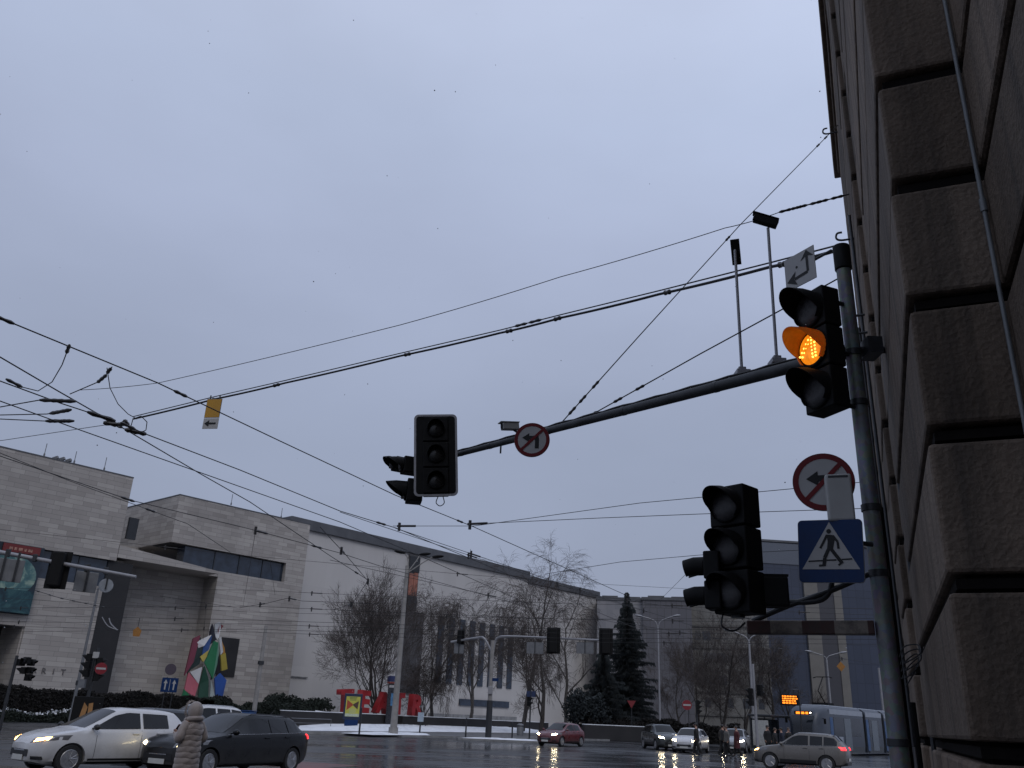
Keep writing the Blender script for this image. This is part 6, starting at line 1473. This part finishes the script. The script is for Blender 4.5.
# span wires and pull-offs in front of the theatre and the sky
for pxs, z, r, fit, lb in (
    ([(393, 526), (474, 526), (640, 503), (800, 488), (905, 478)], 7.0, .012, (.02,), 'thin span wire rising to the right below the backboard signal'),
    ([(470, 524), (600, 518), (700, 514), (905, 507)], 6.6, .012, (.0,), 'thin level span wire left of the lower signal'),
    ([(545, 574), (620, 562), (700, 555), (905, 545)], 7.4, .014, (), 'thin span wire above the distant roofs'),
    ([(600, 598), (660, 600), (700, 560), (740, 545)], 8.2, .012, (), 'faint wire above the grey brown block'),
    ([(320, 527), (346, 555), (368, 581), (352, 604), (333, 610)], 6.6, .016, (.2, .5, .76), 'pull-off wire zigzagging in front of the plain theatre wall'),
    ([(352, 604), (352, 630)], 6.6, .014, (.0, .95), 'vertical dropper wire left of the upright branched tree'),
    ([(160, 596), (238, 608), (268, 603), (288, 598), (302, 601), (380, 604)], 6.6, .016, (.35, .62), 'bent feeder wire right of the sculpture'),
    ([(256, 528), (250, 565), (243, 607)], 7.0, .010, (.02,), 'thin vertical wire in front of the strip window'),
    ([(270, 560), (275, 595)], 7.0, .010, (), 'short thin vertical wire right of the strip window'),
    ([(206, 606), (203, 640)], 7.0, .014, (.0, .55), 'vertical dropper above the colourful sculpture')):
    wire(lb, [lvl(x, y, z) for x, y in pxs], r, .0, fit, fl=.7, fr=.07, n=8)
for i, (y0, y1, y2, z, r) in enumerate(((530, 556, 600, 9.2, .013), (612, 606, 624, 6.9, .016), (618, 620, 630, 6.4, .016), (625, 624, 634, 6.2, .016), (636, 629, 639, 6.0, .015), (629, 632, 644, 6.0, .015), (600, 612, 618, 7.4, .014), (592, 590, 609, 7.8, .014))):
    wire('thin dark tram wire stretched level across the square in front of the theatre', on_and_on([lvl(-30, y0 - 4, z), lvl(250, y1, z), lvl(560, (y1 + y2) / 2 + 4, z), lvl(905, y2, z)]), r, .02, (.22, .40, .71) if i % 2 else (.3, .55, .8), group='tram wires in front of the theatre', fl=.8, fr=.055, n=8)
for i, (a, b, z) in enumerate((((340, 512), (640, 610), 7.4), ((395, 528), (700, 628), 7.0), ((330, 560), (700, 640), 7.2), ((560, 590), (905, 640), 7.6), ((640, 604), (905, 616), 8.0), ((620, 622), (905, 668), 6.4))):
    wire('thin dark tram wire running away to the right over the far street', [lvl(*a, z), lvl(*b, z)], .014, .05, (.15, .45, .7) if i % 2 else (.3, .6), group='tram wires over the far street', fl=.8, fr=.06)
wire('wire with small beads sloping down below the left mast arm', far([(34, 590), (60, 598), (84, 603), (103, 607)], 5.2), .014, 0, (.05, .2, .36, .52, .7, .86, 1), fl=.18, fr=.045)
q0 = at(109, 618, 57); t = thing('white_brackets', 'thin pale curved wires in front of the dark wall slot', 'wire', q0); q = MB(); q.tube(curve_pts([q0 - q0, at(111, 624, 57) - q0, at(117, 630, 57) - q0], 5), .035, 6); q.tube(curve_pts([at(102, 617, 57) - q0, at(108, 626, 57) - q0, at(118, 630, 57) - q0], 5), .03, 6); q.build('wires', LAMPGREY, t)
# roof masts and gulls-like small loudspeakers on the left block
def roofmast(label, x, y0, y1, d):
    a, b = at(x, y0, d), at(x, y1, d); t = thing('roof_mast', label, 'mast', a, 0, 'lightning rods on the theatre roof'); q = MB(); q.tube([(0, 0, 0), (0, 0, b.z - a.z)], .035, 6); q.tube([(0, 0, 0), (0, 0, .25)], .08, 6); q.build('rod', SIGNBACK, t)
for x, y0, y1, d in ((44, 456, 443, 92), (74, 463, 451, 93), (104, 470, 457, 94), (231, 505, 494, 101), (281, 518, 508, 103), (470, 558, 549, 128), (560, 580, 571, 140)): roofmast('thin lightning rod on the theatre roof edge', x, y0, y1, d)
for x, y in ((56, 457), (62.5, 458), (69, 459.5)):
    p = at(x, y + 3, 94); t = thing('roof_floodlight', 'small grey floodlight in a row of three on the left roof edge', 'floodlight', p, 0, 'floodlights on the left roof edge'); q = MB(); q.tube([(0, 0, -.4), (0, 0, .05)], .05, 6); q.build('stem', SIGNBACK, t); q = MB(); q.box((0, 0, .2), (.55, .3, .3), 0, Matrix.Rotation(R(-22), 4, 'Y')); q.build('head', SIGNBACK, t, bevel=.03)

# ------------------------------------------------------------------ a few falling snowflakes
rnd = random.Random(77); q = MB()
for i in range(170):
    d = rnd.uniform(3.5, 16); p = at(rnd.uniform(-80, 860), rnd.uniform(-40, 720), d); q.ball(p, rnd.uniform(.0022, .0045), 5, 3)
tag(q.build('snowflakes', SNOW, fix=False), 'sparse small snowflakes drifting down through the air', 'snow', kind='stuff')
# ------------------------------------------------------------------ light and camera
sc = bpy.context.scene
w = bpy.data.worlds.new('World'); sc.world = w; w.use_nodes = True
nt = w.node_tree; N = nt.nodes; Lk = nt.links; bg = N['Background']
sky = N.new('ShaderNodeTexSky'); sky.sky_type = 'NISHITA'; sky.sun_disc = False
SUN_EL, SUN_AZ = R(42), R(165)
sky.sun_elevation = SUN_EL; sky.sun_rotation = SUN_AZ; sky.air_density = 1.5; sky.dust_density = 4
tc = N.new('ShaderNodeTexCoord'); sp = N.new('ShaderNodeSeparateXYZ'); Lk.new(tc.outputs['Generated'], sp.inputs[0])
gr = N.new('ShaderNodeValToRGB'); el = gr.color_ramp.elements
cloud = [(0.0, (2.85, 3.25, 4.45)), (.16, (2.9, 3.3, 4.5)), (.28, (3.05, 3.5, 4.75)), (.5, (3.95, 4.5, 6.1)), (.62, (4.45, 5.12, 6.85)), (.71, (5.0, 5.65, 7.4)), (1.0, (5.3, 6.0, 7.7))]
while len(el) < len(cloud): el.new(.5)
for e, (p, c) in zip(el, cloud): e.position = p; e.color = (*[x / 10 for x in c], 1)
Lk.new(sp.outputs[2], gr.inputs[0])
no = N.new('ShaderNodeTexNoise'); no.inputs['Scale'].default_value = 1.7; no.inputs['Detail'].default_value = 5; no.inputs['Roughness'].default_value = .5
mp = N.new('ShaderNodeMapping'); mp.inputs['Scale'].default_value = (1, 1, 2.2); Lk.new(tc.outputs['Generated'], mp.inputs[0]); Lk.new(mp.outputs[0], no.inputs['Vector'])
mr = N.new('ShaderNodeMapRange'); mr.inputs['From Min'].default_value = .3; mr.inputs['From Max'].default_value = .7; mr.inputs['To Min'].default_value = 9.1; mr.inputs['To Max'].default_value = 10.9
Lk.new(no.outputs['Fac'], mr.inputs[0])
xo = N.new('ShaderNodeMath'); xo.operation = 'ADD'; xo.use_clamp = True; xo.inputs[1].default_value = .25; Lk.new(sp.outputs[0], xo.inputs[0])
zr = N.new('ShaderNodeMapRange'); zr.inputs['From Min'].default_value = .33; zr.inputs['From Max'].default_value = .68; zr.inputs['To Min'].default_value = 0; zr.inputs['To Max'].default_value = 4.2; Lk.new(sp.outputs[2], zr.inputs[0])
xa = N.new('ShaderNodeMath'); xa.operation = 'MULTIPLY_ADD'; Lk.new(xo.outputs[0], xa.inputs[0]); Lk.new(zr.outputs[0], xa.inputs[1]); Lk.new(mr.outputs[0], xa.inputs[2])
sc_ = N.new('ShaderNodeVectorMath'); sc_.operation = 'SCALE'; Lk.new(gr.outputs[0], sc_.inputs[0]); Lk.new(xa.outputs[0], sc_.inputs['Scale'])
mx = N.new('ShaderNodeMix'); mx.data_type = 'RGBA'; mx.inputs[0].default_value = .93
Lk.new(sky.outputs[0], mx.inputs[6]); Lk.new(sc_.outputs[0], mx.inputs[7]); Lk.new(mx.outputs[2], bg.inputs[0])
bg.inputs[1].default_value = .1
sun = bpy.data.lights.new('sun', 'SUN'); sun.energy = .5; sun.angle = R(25); sun.color = (1, .96, .9)
so = bpy.data.objects.new('sun', sun); C.objects.link(so)
dirv = V((sin(SUN_AZ) * cos(SUN_EL), cos(SUN_AZ) * cos(SUN_EL), sin(SUN_EL)))
so.rotation_euler = dirv.to_track_quat('Z', 'Y').to_euler(); so.location = dirv * 60
cam = bpy.data.cameras.new('camera'); co = bpy.data.objects.new('camera', cam); C.objects.link(co)
cam.sensor_width = 36; cam.lens = 36 * F / 1024; cam.clip_end = 3000; cam.clip_start = .05
co.matrix_world = Matrix.Translation((0, 0, CAMZ)) @ Matrix.Rotation(R(90) + PITCH, 4, 'X') @ Matrix.Rotation(ROLL, 4, 'Z')
sc.camera = co
sc.view_settings.view_transform = 'Standard'; sc.view_settings.look = 'None'; sc.view_settings.exposure = 0; sc.view_settings.gamma = 1
sc.render.engine = 'CYCLES'; sc.cycles.use_denoising = True; sc.cycles.max_bounces = 5; sc.cycles.sample_clamp_indirect = 4
bpy.context.view_layer.update()
